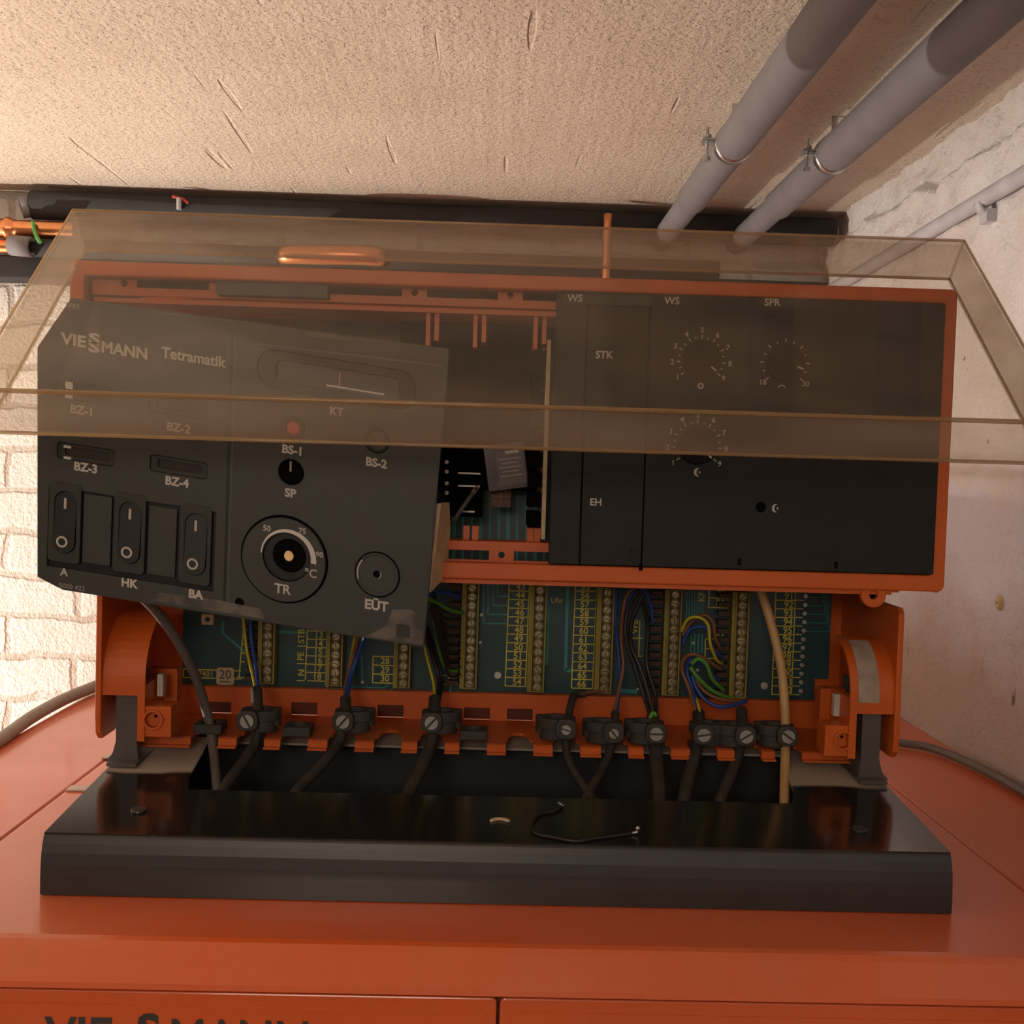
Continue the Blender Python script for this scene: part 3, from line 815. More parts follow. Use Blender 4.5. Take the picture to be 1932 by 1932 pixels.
line(460, 1180, 451, 1277); line(447, 1277, 480, 1282); line(346, 1262, 455, 1266); line(346, 1278, 455, 1281); line(346, 1262, 346, 1278)
for y in (1215, 1232, 1248): line(455, y, 468, y+1)
mb.text('7401 70', 0, 0, 15, M=FB(398, 1272))
mb.text('Uhr', 0, 0, 15, M=FB(1051, 1133))
mb.build('yellow_print', 'board_print', brd)
mt = MB()
def tr(pts, w=5):
    for a, b in zip(pts, pts[1:]): line(*a, *b, w, mt, BY-0.00015)
tr([(421, 1172), (420, 1194), (462, 1230)], 5); tr([(520, 1192), (578, 1194)], 6)
for i in range(4): tr([(912+i*9, 1095), (912+i*9+0, 1176-i*17), (958, 1176.5-i*17)], 3)
tr([(1035, 1100), (1031, 1255)], 6); tr([(1071, 1100), (1067, 1265), (1082, 1266)], 6)
tr([(680, 1190), (684, 1284)], 3); tr([(618, 1294), (725, 1298), (738, 1287)], 2); tr([(618, 1300), (735, 1305), (750, 1290)], 2)
tr([(1170, 1303), (1202, 1305)], 7); tr([(850, 1290), (850, 1306)], 4); tr([(1408, 1150), (1407, 1300)], 3)
for i in range(7): tr([(1296+i*5, 1118), (1295+i*5, 1165)], 2.5)
for i in range(4): tr([(1304+i*7, 1195), (1303+i*7, 1232)], 3)
for i in range(5): tr([(1520-i*0.6, 1126+i*16.2), (1548+i*4 if i else 1556, 1127+i*16.2), (1549+i*3.6, 1110)], 1.6)
for i in range(11):                                     # traces up in the open bay
    x = 856+i*17; tr([(x, 1062), (x+1, 930)], 4 if i % 3 else 7)
mt.build('copper_traces', 'board_trace', brd)
mb = MB()
for k in range(12):
    mb.shape(circ(4.2, n=12), 1.2, 1.4, 0.5, M=fr(1520-k*0.85, 1125+k*16.25, BY-0.0004))
for (x, y, r) in ((939, 1274, 7), (1442, 1294, 7), (617, 1295, 2), (617, 1301, 2), (684, 1287, 3), (850, 1307, 3.5), (999, 1312, 3.5), (908, 1160, 3), (906, 1212, 3), (1203, 1300, 2.5), (1101, 1316, 3.5), (1376, 1260, 3), (1308, 1213, 3), (1316, 1264, 3)):
    mb.shape(circ(r, n=12), 1.5, 1.8, 0.5, M=fr(x, y, BY-0.0004))
mb.build('solder_pads', 'solder', brd)
mb = MB(fr(425, 1276, BY-0.0006)); mb.shape(rrect(33, 33, 5), 0.6, 1.2); st_ = mb.build('round_cornered_sticker', 'cream_card', brd); st_['label'] = 'beige sticker printed 20'
mb = MB(fr(425, 1276, BY-0.0006)); mb.text('20', 0, 3, 24, front=1.0); mb.shape(rrect(20, 1.6, 0, 0, -10), 1.2, 0.8); mb.build('sticker_print', 'letter_dark', st_)
mb = MB(fr(393, 1168, BY-0.001)); mb.shape([rrect(22, 20, 1), circ(5)[::-1]], 6, 8); mb.build('corner_jumper', 'cream_card', brd)

# ================================================================== STRAIN RELIEF CLAMPS
def clamp(px, py, off, ang, label, scale=1.0, small=False):
    c = PY(px, py, 1.030)
    t = thing('cable_clamp', label, 'cable clamp', c, 'black cable clamps along the slotted floor')
    S = Matrix.Translation(c) @ Matrix.Scale(scale, 4)
    mb = MB(S @ WX)
    r = 0.0078
    mb.shape(rrect(0.0205, 0.0200, 0.007), 0, 0.010, 0.0012)
    # horizontal jaw behind the screw lug: a ring open to one side
    ox_ = off*0.0085; yc = 0.021
    Mj = S @ Matrix.Translation((ox_, yc, 0.0035))
    mb.shape([circ(0.0195, n=28, ry=0.0145), circ(0.0118, n=24, ry=0.0085)[::-1]], 0.0045, 0.0105, 0.001, M=Mj)
    Mj2 = S @ Matrix.Translation((ox_, yc, -0.0055))
    mb.shape([circ(0.0165, n=28, ry=0.0130), circ(0.0118, n=24, ry=0.0085)[::-1]], 0.003, 0.011, 0.001, M=Mj2)
    mb.tube([(off*0.024, 0.022, -0.008), (off*0.024, 0.022, 0.009)], 0.0052, 12, M=S)
    mb.build('clamp_body', 'black_rubber', t)
    mb = MB(S @ Matrix.Translation((0, -0.0002, 0)) @ WX @ Matrix.Rotation(math.radians(ang), 4, 'Z'))
    rr = 0.0048 if small else 0.0066
    top = [(rr*math.cos(a), rr*math.sin(a)) for a in [math.radians(8+164*k/14) for k in range(15)]]
    bot = [(rr*math.cos(a), rr*math.sin(a)) for a in [math.radians(188+164*k/14) for k in range(15)]]
    mb.shape(top, 0.0016, 0.003, 0.0003); mb.shape(bot, 0.0016, 0.003, 0.0003)
    mb.build('clamp_screw', 'screw_steel', t)
    return t
cl = [(466, 1361, 1, 120, 'left end clamp, holding the cable with yellow and blue cores', 0), (647, 1362, 1, 50, 'clamp holding the cable with one blue and one brown core', 0),
      (814, 1364, 1, 48, 'clamp holding the cable with a yellow core by the loose panel corner', 0), (1068, 1377, -1, -15, 'small screw clamp, left arm of the V shaped cable pair', 1),
      (1158, 1384, -1, 130, 'small screw clamp, right arm of the V shaped cable pair', 1), (1238, 1385, -1, 0, 'clamp with a level screw slot, right of the V shaped pair', 0),
      (1328, 1387, 1, 10, 'clamp under the looped brown, blue and green wires', 0), (1408, 1390, -1, 32, 'clamp holding the black cable just left of the tan cable', 0),
      (1487, 1390, -1, 145, 'right end clamp, gripping the tan cable', 0)]
for px, py, off, ang, lab, sm in cl:
    clamp(px, py, off, ang, 'black plastic '+lab, 1.0, bool(sm))
# square grommets of the unused slots
for px, py, lab in ((390, 1374, 'round the grey cable'), (558, 1379, 'empty, between the two left clamps'), (893, 1386, 'empty, right of the clamp at the panel corner')):
    mb = MB(Matrix.Translation(PY(px, py+6, 1.033)) @ Matrix(((1, 0, 0, 0), (0, 1, 0, 0.014), (0, 0, 1, 0), (0, 0, 0, 1))))
    mb.shape([rrect(0.0275, 0.026, 0.002), circ(0.0095, n=20)[::-1]], 0.006, 0.009, 0.0008)
    tag(own(mb, 'cable_grommet', 'black_rubber'), 'square black grommet '+lab, 'grommet', 'square grommets in the slotted floor')

# ================================================================== CABLES
def cable(name, label, sheath, pts, r, m, wires=()):
    p = pxpath(pts)
    t = thing(name, label, 'cable', p[-1], None)
    mb = MB(); mb.tube(p, r, 12); mb.build('sheath', m, t)
    for wn, wm, wp, wr in wires:
        mb = MB(); mb.tube(pxpath(wp), wr, 8); mb.build(wn, wm, t)
    return t
W = 0.0016
cable('control_cable', 'dirty grey cable running from the loose panel through the left grommet', 0,
      [(262, 1120, 0.93), (296, 1155, 0.96), (335, 1210, 0.99), (368, 1275, 1.02), (388, 1335, 1.045), (398, 1380, 1.047), (404, 1430, 1.03), (410, 1490, 0.985), (414, 1530, 0.965)], 0.0046, 'cable_grey')
cable('mains_cable', 'dark cable with yellow green and blue cores in the left end clamp', 0,
      [(484, 1300, 1.075), (486, 1340, 1.055), (484, 1395, 1.047), (462, 1435, 1.02), (428, 1480, 0.985), (405, 1530, 0.95)], 0.0056, 'cable_black',
      [('yellow_green_wire', 'wire_yellow', [(483, 1305, 1.073), (476, 1270, 1.10), (466, 1230, 1.112), (458, 1160, 1.115), (456, 1120, 1.11)], W),
       ('blue_wire', 'wire_blue', [(487, 1305, 1.073), (484, 1265, 1.10), (475, 1215, 1.115), (472, 1160, 1.115), (475, 1120, 1.11)], W*1.3)])
cable('burner_cable', 'dark cable splitting into a blue, a brown and a yellow core left of centre', 0,
      [(652, 1318, 1.07), (651, 1350, 1.052), (641, 1395, 1.045), (615, 1435, 1.02), (570, 1482, 0.985), (540, 1520, 0.955)], 0.0056, 'cable_black',
      [('blue_wire', 'wire_blue', [(655, 1322, 1.068), (659, 1285, 1.09), (672, 1245, 1.10), (688, 1205, 1.09), (700, 1170, 1.07)], W*1.6),
       ('brown_wire', 'wire_brown', [(649, 1322, 1.07), (655, 1280, 1.10), (668, 1230, 1.11), (684, 1180, 1.10)], W*1.3),
       ('yellow_green_wire', 'wire_yellow', [(651, 1322, 1.075), (657, 1270, 1.115), (666, 1225, 1.12), (672, 1180, 1.115)], W*1.2)])
cable('pump_cable', 'dark cable with black and one yellow green core below the panel corner', 0,
      [(820, 1318, 1.07), (819, 1350, 1.052), (815, 1395, 1.045), (800, 1440, 1.02), (775, 1488, 0.99), (755, 1530, 0.96)], 0.0062, 'cable_black',
      [('yellow_green_wire', 'wire_yellow', [(820, 1322, 1.066), (818, 1290, 1.09), (808, 1250, 1.10), (797, 1205, 1.095), (790, 1180, 1.08)], W),
       ('black_wire', 'wire_black', [(824, 1322, 1.072), (828, 1280, 1.10), (812, 1225, 1.10), (800, 1180, 1.08)], W*1.3),
       ('black_wire', 'wire_black', [(828, 1322, 1.074), (834, 1285, 1.105), (822, 1235, 1.105), (806, 1185, 1.09)], W*1.3)])
cable('sensor_cable', 'thin black cable forming the left arm of the V below the clamps', 0,
      [(1104, 1309, 1.115), (1084, 1312, 1.11), (1076, 1335, 1.075), (1070, 1370, 1.055), (1067, 1405, 1.045), (1075, 1440, 1.03), (1095, 1475, 1.005), (1125, 1515, 0.97)], 0.0042, 'cable_black',
      [('brown_wire', 'wire_brown', [(1100, 1308, 1.112), (1120, 1305, 1.118), (1145, 1306, 1.125)], W)])
cable('sensor_cable', 'thin black cable forming the right arm of the V, with blue and brown cores', 0,
      [(1161, 1345, 1.07), (1158, 1375, 1.052), (1153, 1405, 1.045), (1140, 1445, 1.025), (1112, 1492, 0.99), (1098, 1525, 0.965)], 0.0044, 'cable_black',
      [('blue_wire', 'wire_blue', [(1164, 1348, 1.068), (1169, 1290, 1.10), (1168, 1240, 1.11), (1162, 1180, 1.11), (1164, 1110, 1.10)], W),
       ('brown_wire', 'wire_brown', [(1158, 1348, 1.068), (1168, 1300, 1.09), (1176, 1255, 1.10), (1172, 1200, 1.10), (1180, 1130, 1.09), (1200, 1108, 1.09)], W*1.1)])
cable('valve_cable', 'thick black cable with a bundle of black cores, middle of the right group', 0,
      [(1232, 1352, 1.075), (1232, 1380, 1.052), (1236, 1410, 1.045), (1240, 1450, 1.02), (1244, 1500, 0.985), (1246, 1540, 0.965)], 0.0066, 'cable_black',
      [('black_wire', 'wire_black', [(1228, 1352, 1.07), (1214, 1310, 1.085), (1196, 1255, 1.09), (1180, 1200, 1.09), (1185, 1150, 1.09), (1205, 1115, 1.085)], W*1.4),
       ('black_wire', 'wire_black', [(1234, 1352, 1.07), (1224, 1310, 1.08), (1208, 1260, 1.09), (1190, 1215, 1.095), (1194, 1165, 1.09), (1215, 1120, 1.085)], W*1.4),
       ('black_wire', 'wire_black', [(1238, 1352, 1.075), (1236, 1310, 1.09), (1220, 1250, 1.10), (1222, 1180, 1.10), (1212, 1130, 1.09)], W*1.4),
       ('blue_wire', 'wire_blue', [(1180, 1165, 1.095), (1190, 1125, 1.09), (1210, 1115, 1.09), (1226, 1135, 1.095), (1232, 1175, 1.10)], W),
       ('green_wire', 'wire_green', [(1226, 1356, 1.064), (1232, 1345, 1.066), (1238, 1350, 1.066)], W*1.4)])
cable('mixer_cable', 'dark cable splitting into looped brown, blue and green cores', 0,
      [(1318, 1345, 1.075), (1318, 1378, 1.052), (1314, 1410, 1.045), (1304, 1450, 1.02), (1292, 1500, 0.985), (1284, 1540, 0.965)], 0.0064, 'cable_black',
      [('brown_wire', 'wire_brown', [(1314, 1348, 1.07), (1300, 1300, 1.09), (1287, 1265, 1.095), (1291, 1242, 1.09), (1310, 1234, 1.085), (1334, 1246, 1.09), (1358, 1262, 1.105)], W*1.3),
       ('blue_wire', 'wire_blue', [(1318, 1348, 1.07), (1306, 1300, 1.09), (1296, 1265, 1.098), (1304, 1245, 1.095), (1325, 1250, 1.10), (1345, 1275, 1.10), (1356, 1282, 1.11)], W*1.3),
       ('green_wire', 'wire_green', [(1305, 1252, 1.088), (1318, 1243, 1.085), (1334, 1255, 1.085), (1343, 1280, 1.09), (1365, 1302, 1.105)], W*1.4),
       ('green_wire', 'wire_green', [(1302, 1258, 1.085), (1318, 1280, 1.085), (1345, 1304, 1.09), (1380, 1318, 1.105)], W*1.4),
       ('yellow_green_wire', 'wire_yellow', [(1321, 1348, 1.066), (1316, 1325, 1.078), (1310, 1310, 1.09)], W*0.9),
       ('yellow_green_wire', 'wire_yellow', [(1286, 1190, 1.10), (1298, 1168, 1.09), (1320, 1165, 1.085), (1336, 1180, 1.085), (1340, 1215, 1.088), (1352, 1245, 1.098), (1362, 1252, 1.11)], W*1.1),
       ('brown_wire', 'wire_brown', [(1288, 1198, 1.105), (1302, 1176, 1.10), (1325, 1160, 1.092), (1344, 1172, 1.09), (1350, 1205, 1.095), (1360, 1225, 1.11)], W*1.2),
       ('blue_wire', 'wire_blue', [(1289, 1215, 1.105), (1300, 1190, 1.10), (1320, 1182, 1.095), (1335, 1190, 1.095), (1345, 1225, 1.10), (1362, 1240, 1.11)], W*1.2)])
cable('return_cable', 'black cable left of the tan one, its blue core looping under the terminals', 0,
      [(1399, 1340, 1.075), (1400, 1375, 1.052), (1394, 1415, 1.045), (1382, 1455, 1.02), (1362, 1502, 0.985), (1350, 1540, 0.965)], 0.0058, 'cable_black',
      [('blue_wire', 'wire_blue', [(1408, 1323, 1.095), (1385, 1330, 1.085), (1355, 1333, 1.08), (1330, 1320, 1.085), (1314, 1298, 1.09), (1306, 1275, 1.095)], W*1.3),
       ('brown_wire', 'wire_brown', [(1400, 1322, 1.10), (1370, 1321, 1.09), (1345, 1314, 1.088), (1325, 1300, 1.09), (1312, 1280, 1.095)], W*1.2)])
cable('tan_cable', 'tan cable coming down from behind the orange frame into the right end clamp', 0,
      [(1420, 1085, 1.08), (1436, 1118, 1.08), (1456, 1180, 1.07), (1474, 1260, 1.06), (1481, 1340, 1.052), (1482, 1400, 1.046), (1481, 1450, 1.02), (1480, 1505, 0.985), (1480, 1545, 0.965)], 0.0047, 'cable_tan')
# wiring loom beside the loose panel
t = thing('wiring_loom', 'bundle of thin black, green and blue wires fanning into the terminals beside the loose panel', 'wires', PY(835, 1240, 1.09))
for i in range(9):
    y = 1150+i*15
    MB().tube(pxpath([(820-i, 1118+i*4, 1.06), (832, 1150+i*9, 1.075), (848, y+4, 1.09), (868, y+2, 1.108)]), 0.0013, 8).build('black_wire', 'wire_black', t)
MB().tube(pxpath([(806, 1128, 1.05), (828, 1140, 1.07), (850, 1152, 1.09), (874, 1156, 1.11)]), 0.0022, 8).build('green_wire', 'wire_green', t)
MB().tube(pxpath([(815, 1130, 1.06), (822, 1190, 1.08), (832, 1240, 1.09), (845, 1262, 1.10), (862, 1266, 1.11)]), 0.0019, 8).build('green_wire', 'wire_green', t)
MB().tube(pxpath([(810, 1122, 1.06), (840, 1118, 1.075), (866, 1128, 1.09)]), 0.0022, 8).build('blue_wire', 'wire_blue', t)

# ================================================================== PLUG-IN MODULES (right)
MY = 0.962
def edges_px(x0, y0, x1, y1, Y): 
    a = PY(x0, (y0+y1)/2, Y); b = PY(x1, (y0+y1)/2, Y); return a.x, b.x
mx0, mx1, mx2 = 0.0548, PY(1219, 820, MY).x, 0.4085
MZ0, MZ1 = 1.3630, 1.6100
modA = thing('plug_in_module', 'narrow black module front marked STK and EH, beside the open bay', 'module', ((mx0+mx1)/2, MY, MZ0))
xr_ = PY(1101, 820, MY).x
mb = MB(at(MY))
mb.shape([(mx0, MZ0), (xr_-0.0006, MZ0), (xr_-0.0006, MZ1), (mx0, MZ1)], 0.0008, 0.012, 0.0008)
mb.build('blank_strip', 'panel_black', modA)
mb = MB(at(MY)); mb.shape([(xr_+0.0006, MZ0), (mx1-0.0005, MZ0), (mx1-0.0005, MZ1), (xr_+0.0006, MZ1)], 0, 0.012, 0.0008)
mb.build('front_plate', 'panel_black', modA)
mb = MB(); a = PY(1056, 576, MY-0.001); b = PY(1228, 556, MY-0.001)
mb = MB(fr(1145, 566, MY-0.001)); mb.shape(rrect(170, 19, 2), 1.2, 2); mb.build('label_strip', 'panel_grey', modA)
mb = MB()
mb.text('WS', 0, 0, 19, bold=0.4, M=fr(1085, 563, MY-0.0022)); mb.text('STK', 0, 0, 19, bold=0.4, M=fr(1140, 670, MY-0.0004)); mb.text('EH', 0, 0, 19, bold=0.4, M=fr(1124, 948, MY-0.0004))
mb.build('white_marking', 'white_print', modA)
mb = MB(fr(1100, 950, MY-0.0006)); mb.shape(rrect(2.6, 180, 1), 1.0, 1.6); mb.shape(rrect(16, 3, 0, 100, -86), 0.9, 1); mb.shape(rrect(3, 20, 0, 93, -94), 0.9, 1)
mb.build('edge_ridge', 'switch_black', modA)
modB = thing('plug_in_module', 'wide black module front with three dials and moon symbols', 'module', ((mx1+mx2)/2, MY, MZ0))
mb = MB(at(MY)); hl = PY(1436, 957, MY)
mb.shape([[(mx1+0.0005, MZ0), (mx2, MZ0), (mx2, MZ1), (mx1+0.0005, MZ1)], circ(0.0047, hl.x, hl.z, 20)[::-1]], 0, 0.012, 0.0006)
mb.build('front_plate', 'panel_black', modB)
for px, py in ((1209, 1070), (1395, 1060), (1577, 1066), (1602, 576)): MB(fr(px, py, MY)).shape(rrect(7, 13, 0), 0.5, 1).build('clip_slot', 'cavity_black', modB)
MB(fr(1436, 957, MY)).shape(circ(10), -8, 2).build('adjuster_hole', 'cavity_black', modB)
def moon(mb, M):
    pts = [(7*math.cos(math.radians(a)), 8*math.sin(math.radians(a))) for a in range(60, 301, 20)]
    pts += [(3+5*math.cos(math.radians(a)), 7*math.sin(math.radians(a))) for a in range(250, 109, -20)]
    mb.shape(pts, 0.6, 0.6, M=M); mb.shape(rrect(2.5, 5, 1, 4, 0), 0.6, 0.6, M=M)
def scale(cx_, cy_, r, nums, a0, a1, ticks, M):
    mbp.add([], [])
    for k in range(ticks):
        a = math.radians(a0+(a1-a0)*k/(ticks-1)); c, s = math.cos(a), math.sin(a)
        big = k % 2 == 0; l0, l1 = r+4, r+(11 if big else 8); wd = 1.0
        mbp.shape([(l0*c-wd*s, l0*s+wd*c), (l0*c+wd*s, l0*s-wd*c), (l1*c+wd*s, l1*s-wd*c), (l1*c-wd*s, l1*s+wd*c)], 0.5, 0.6, M=M)
    for k, t in enumerate(nums):
        a = math.radians(a0+(a1-a0)*k/(len(nums)-1)); mbp.text(t, (r+19)*math.cos(a), (r+19)*math.sin(a), 14, bold=0.2, M=M)
def knob(px, py, r, pa, lab):
    M_ = fr(px, py, MY); mb = MB(M_)
    mb.shape(circ(r, n=40), 12, 13, 1.5); 
    o = mb.build('dial_knob', 'knob_black', modB); o['label'] = lab
    a = math.radians(pa); c, s = math.cos(a), math.sin(a); mb = MB(M_)
    mb.shape([(r*.62*c-1.6*s, r*.62*s+1.6*c), (r*.62*c+1.6*s, r*.62*s-1.6*c), (r*.97*c+1.6*s, r*.97*s-1.6*c), (r*.97*c-1.6*s, r*.97*s+1.6*c)], 12.8, 1.2)
    mb.build('pointer', 'white_print', o)
knob(1323, 679, 35, -38, 'black dial under the WS mark'); knob(1481, 686, 35, -18, 'black dial under the SPR mark'); knob(1315, 840, 36, -42, 'black dial above the crescent moon')
mbp = MB()
scale(0, 0, 36, ['1', '2', '3', '4', '5', '6', '7', '8', '9'], 218, -38, 17, fr(1323, 679, MY-0.0003))
scale(0, 0, 36, ['18', '', '', '', '', '', '', '', '30'], 222, -42, 13, fr(1481, 686, MY-0.0003))
scale(0, 0, 37, ['1', '2', '3', '4', '5', '6', '7', '8', '9'], 218, -38, 17, fr(1315, 840, MY-0.0003))
mbp.text('WS', 0, 0, 19, bold=0.4, M=fr(1268, 568, MY-0.0003)); mbp.text('SPR', 0, 0, 19, bold=0.4, M=fr(1457, 571, MY-0.0003))
mbp.shape([circ(6), circ(3)[::-1]], 0.5, 0.6, M=fr(1322, 728, MY-0.0003)); mbp.shape(arcband(6, 8, 20, 160), 0.5, 0.6, M=fr(1475, 734, MY-0.0003))
moon(mbp, fr(1316, 891, MY-0.0003)); moon(mbp, fr(1463, 959, MY-0.0003))
mbp.build('white_marking', 'white_print', modB)

# ================================================================== OPEN BAY
mb = MB().box(-0.10, 0.0475, 1.122, 1.132, 1.425, 1.60); tag(own(mb, 'bay_shade_sheet', 'cavity_black'), 'black sheet added for the deep shade in the open bay behind the relay', 'shade sheet')  # sheet put in to darken the depth of the bay
t = thing('circuit_card', 'cream edged circuit card standing upright beside the narrow module', 'circuit card', (0.0505, 1.0, 1.386))
za, zb = PY(1031, 1018, 0.985).z, PY(1025, 640, 0.985).z
MB().box(0.0485, 0.0520, 0.988, 1.10, za, zb).build('card', 'cream_card', t)
mb = MB()
for k in range(9): mb.box(0.036, 0.0484, 1.0, 1.06, za+0.01+k*0.019, za+0.024+k*0.019)
mb.build('components', 'cavity_black', t)
t = thing('relay', 'tilted relay in a smoky case with a pale label in the open bay', 'relay', PY(955, 950, 1.06))
ca = math.radians(9); Mr = fr(955, 880, 1.05, ex=(math.cos(ca), 0, math.sin(ca)), ez=(-math.sin(ca), 0, math.cos(ca)))
mb = MB(Mr); mb.shape(rrect(78, 88, 3), 0, 50, 1.5); mb.build('case', 'relay_case', t)
mb = MB(Mr); mb.shape(rrect(52, 62, 1, 9, -4), 0.8, 1.2); lb = mb.build('label_sheet', 'relay_label', t)
mb = MB(Mr)
for k in range(5): mb.shape(rrect(44-(k % 2)*14, 1.6, 0, 8, 14-k*8), 1.3, 0.8)
mb.shape(rrect(26, 6, 1, 14, 26), 1.6, 1); mb.build('label_print', 'cream_plastic', lb)
mb = MB(fr(945, 937, 1.07)); mb.shape(rrect(38, 40, 2), 0, 20); 
mb.build('coil', 'coil_brown', t)
mb = MB(fr(945, 937, 1.07))
for v in (-10, 0, 10): mb.shape(rrect(30, 2, 0, 0, v), 0.8, 1)
mb.shape(rrect(3, 26), 1, 1); mb.build('coil_winding', 'wire_brown', t)
t = thing('contactor', 'black contactor block with bright metal strips in the left of the open bay', 'contactor', PY(880, 1000, 1.08))
mb = MB(fr(878, 860, 1.06)); mb.shape(rrect(70, 230, 3), 0, 60, 2); mb.build('body', 'cavity_black', t)
mb = MB(fr(880, 905, 1.06))
for v, wd in ((12, 42), (-12, 40), (-60, 24)): MB(fr(880, 905, 1.06)).shape(rrect(wd, 3, 0, 5, v), 2, 3).build('contact_strip', 'solder', t)
for y in (872, 890, 912, 930): MB(fr(843, y, 1.04)).shape(circ(4, n=12), 4, 5, 1).build('terminal_head', 'solder', t)
MB().tube(pxpath([(855, 985, 1.03), (875, 955, 1.03), (893, 930, 1.035), (900, 920, 1.045)]), 0.0022, 8).build('blue_grey_wire', 'grey_bracket', t)
MB().tube(pxpath([(893, 930, 1.0348), (900, 920, 1.0448)]), 0.0024, 8).build('wire_end', 'cream_card', t)

# ================================================================== LOOSE PANEL
PYL = 0.90
root = PY(440, 1170, PYL)
pan = thing('switch_panel', 'loose dark grey switch panel hanging crooked at the left, lettered in white', 'control panel', root)
EX = (0.9916, 0, -0.1290); EZ = (0.020, 0, 0.9998)
def fp(px, py, Y=PYL): return fr(px, py, Y, ex=EX, ez=EZ)
def loc(px, py):
    """picture position -> world X,Z on the panel plane"""
    q = PY(px, py, PYL); return (q.x, q.z)
outl = [(70, 655), (70, 1088), (92, 1100), (118, 1113), (800, 1222), (824, 940), (848, 664), (846, 657), (134, 562)]
outl = [loc(*p) for p in outl][::-1]
Mp = at(PYL)
def ploop(c, loop):
    """px loop around picture centre c in the panel's own slanted axes -> world loop, for holes"""
    Mq = fp(*c); return [((Mq @ Vector((u, v, 0))).x, (Mq @ Vector((u, v, 0))).z) for u, v in loop]
holes = []
for c in ((162, 857), (337, 881), (160, 741), (335, 768)): holes.append(ploop(c, rrect(108, 31, 7)))
holes.append(ploop((248, 1012), [(-157, 70), (-157, -80), (157, -80), (157, 70)]))
holes.append(ploop((553, 808), circ(22))); holes.append(ploop((711, 832), circ(23)))
holes.append(ploop((549, 891), circ(24))); holes.append(ploop((541, 1051), circ(47)))
holes.append(ploop((636, 716), rrect(300, 74, 34)))
mb = MB(Mp); mb.shape([outl]+[h[::-1] for h in holes], 0, 0.007, 0.0006)
mb.build('face_plate', 'panel_grey', pan)
mb = MB(Mp); mb.shape([loc(*p) for p in [(82, 668), (82, 1080), (788, 1205), (832, 690), (140, 590)]][::-1], -0.0085, 0.004)
mb.build('rear_shell', 'panel_recess', pan)
# seams pressed into the face, shadow rings and groove highlight painted on
mb = MB()
def pseam(a, b, w_=3, d=0.3):
    x0, z0 = loc(*a); x1, z1 = loc(*b); s = PYL/F; v = Vector((x1-x0, 0, z1-z0)); n = Vector((-v.z, 0, v.x)).normalized()*w_*s/2
    A = Vector((x0, PYL, z0)); B = Vector((x1, PYL, z1)); o = Vector((0, -0.00025, 0))
    q = [A-n, B-n, B+n, A+n]; mb.add(q+[p+o for p in q], [(0, 3, 2, 1), (4, 5, 6, 7), (0, 1, 5, 4), (2, 3, 7, 6), (1, 2, 6, 5), (3, 0, 4, 7)])
pseam((438, 628), (423, 1138), 4)
mb.build('centre_groove', 'switch_black', pan)
mb = MB(fp(537, 1055)); mb.shape([circ(83, n=56), circ(78, n=56)[::-1]], 0.4, 0.8); mb.build('ring_shadow', 'cavity_black', pan)  # dark ring paints the shadow round the dial
mb = MB(fp(712, 1084)); mb.shape([circ(43.5, n=48), circ(40, n=48)[::-1]], 0.4, 0.8); mb.build('ring_shadow', 'cavity_black', pan)  # same painted shadow round the reset button
mb = MB(); pseam((445, 629), (430, 1139), 1.6); mb.build('groove_highlight', 'grey_bracket', pan)
# indicator windows
for c, m_ in (((162, 857), 'window_dark'), ((337, 881), 'window_dark'), ((160, 741), 'window_dark'), ((335, 768), 'window_dark')):
    mb = MB(fp(*c)); mb.shape([rrect(107, 30, 7), rrect(84, 16, 4, 2, 1)[::-1]], -3, 10, 0.5)
    o = mb.build('indicator_bezel', 'panel_recess', pan)
    mb = MB(fp(*c)); mb.shape(rrect(90, 20, 3), -8, 4); mb.build('indicator_lens', m_, o)
for c in ((126, 843), (126, 864), (129, 727), (129, 746)):
    mb = MB(fp(*c)); mb.shape(rrect(14, 5 if c[1] > 800 else 13, 1), -2.5, 2); mb.build('indicator_glint', 'dial_white', pan)
# switch bay
mb = MB(fp(248, 1012)); mb.shape([(-157, 70), (-157, -80), (157, -80), (157, 70)][::-1], -10, 3); mb.build('switch_bay', 'switch_black', pan)
for px, py in ((182, 1000), (305, 1022)):
    mb = MB(fp(px, py)); mb.shape(rrect(53, 130, 2), -2, 8, 1.2); mb.build('blank_plate', 'panel_grey', pan)
def rocker(px, py, first):
    Mr = fp(px, py)
    mb = MB(Mr); mb.shape([rrect(60, 150, 8), rrect(42, 116, 21, 1, 1)[::-1]], 1.5, 10, 1.2)
    o = mb.build('rocker_switch', 'panel_recess', pan)
    # rocker: upper half pressed in, lower half proud
    lp = rrect(40, 114, 20, 1, 1, 8); n = len(lp); vs = []
    for (u, v) in lp:
        t_ = (v+57)/114; w_ = 6-9*abs(t_) if t_ > 0.5 else 7-11*t_
        w_ = (6.5-9*t_) if t_ > 0 else 7
        vs.append((u, v, w_))
    vs += [(u, v, -9) for u, v in lp]
    mb = MB(Mr); mb.add(vs, [tuple(range(n))]+[(i, n+i, n+(i+1) % n, (i+1) % n) for i in range(n)]); mb.build('rocker', 'switch_black', o)
    mb = MB(Mr)
    mb.shape([circ(10.5, -2, -36), circ(7, -2, -36)[::-1]], 6.2, 1.5)
    mb.build('zero_mark', 'white_print', o)
    mb = MB(Mr); mb.shape(rrect(4.5, 20, 0, 0, 36), 0.6, 1.5); mb.build('one_mark', 'white_print', o)
rocker(122, 986, 1); rocker(244, 1006, 0); rocker(368, 1028, 0)
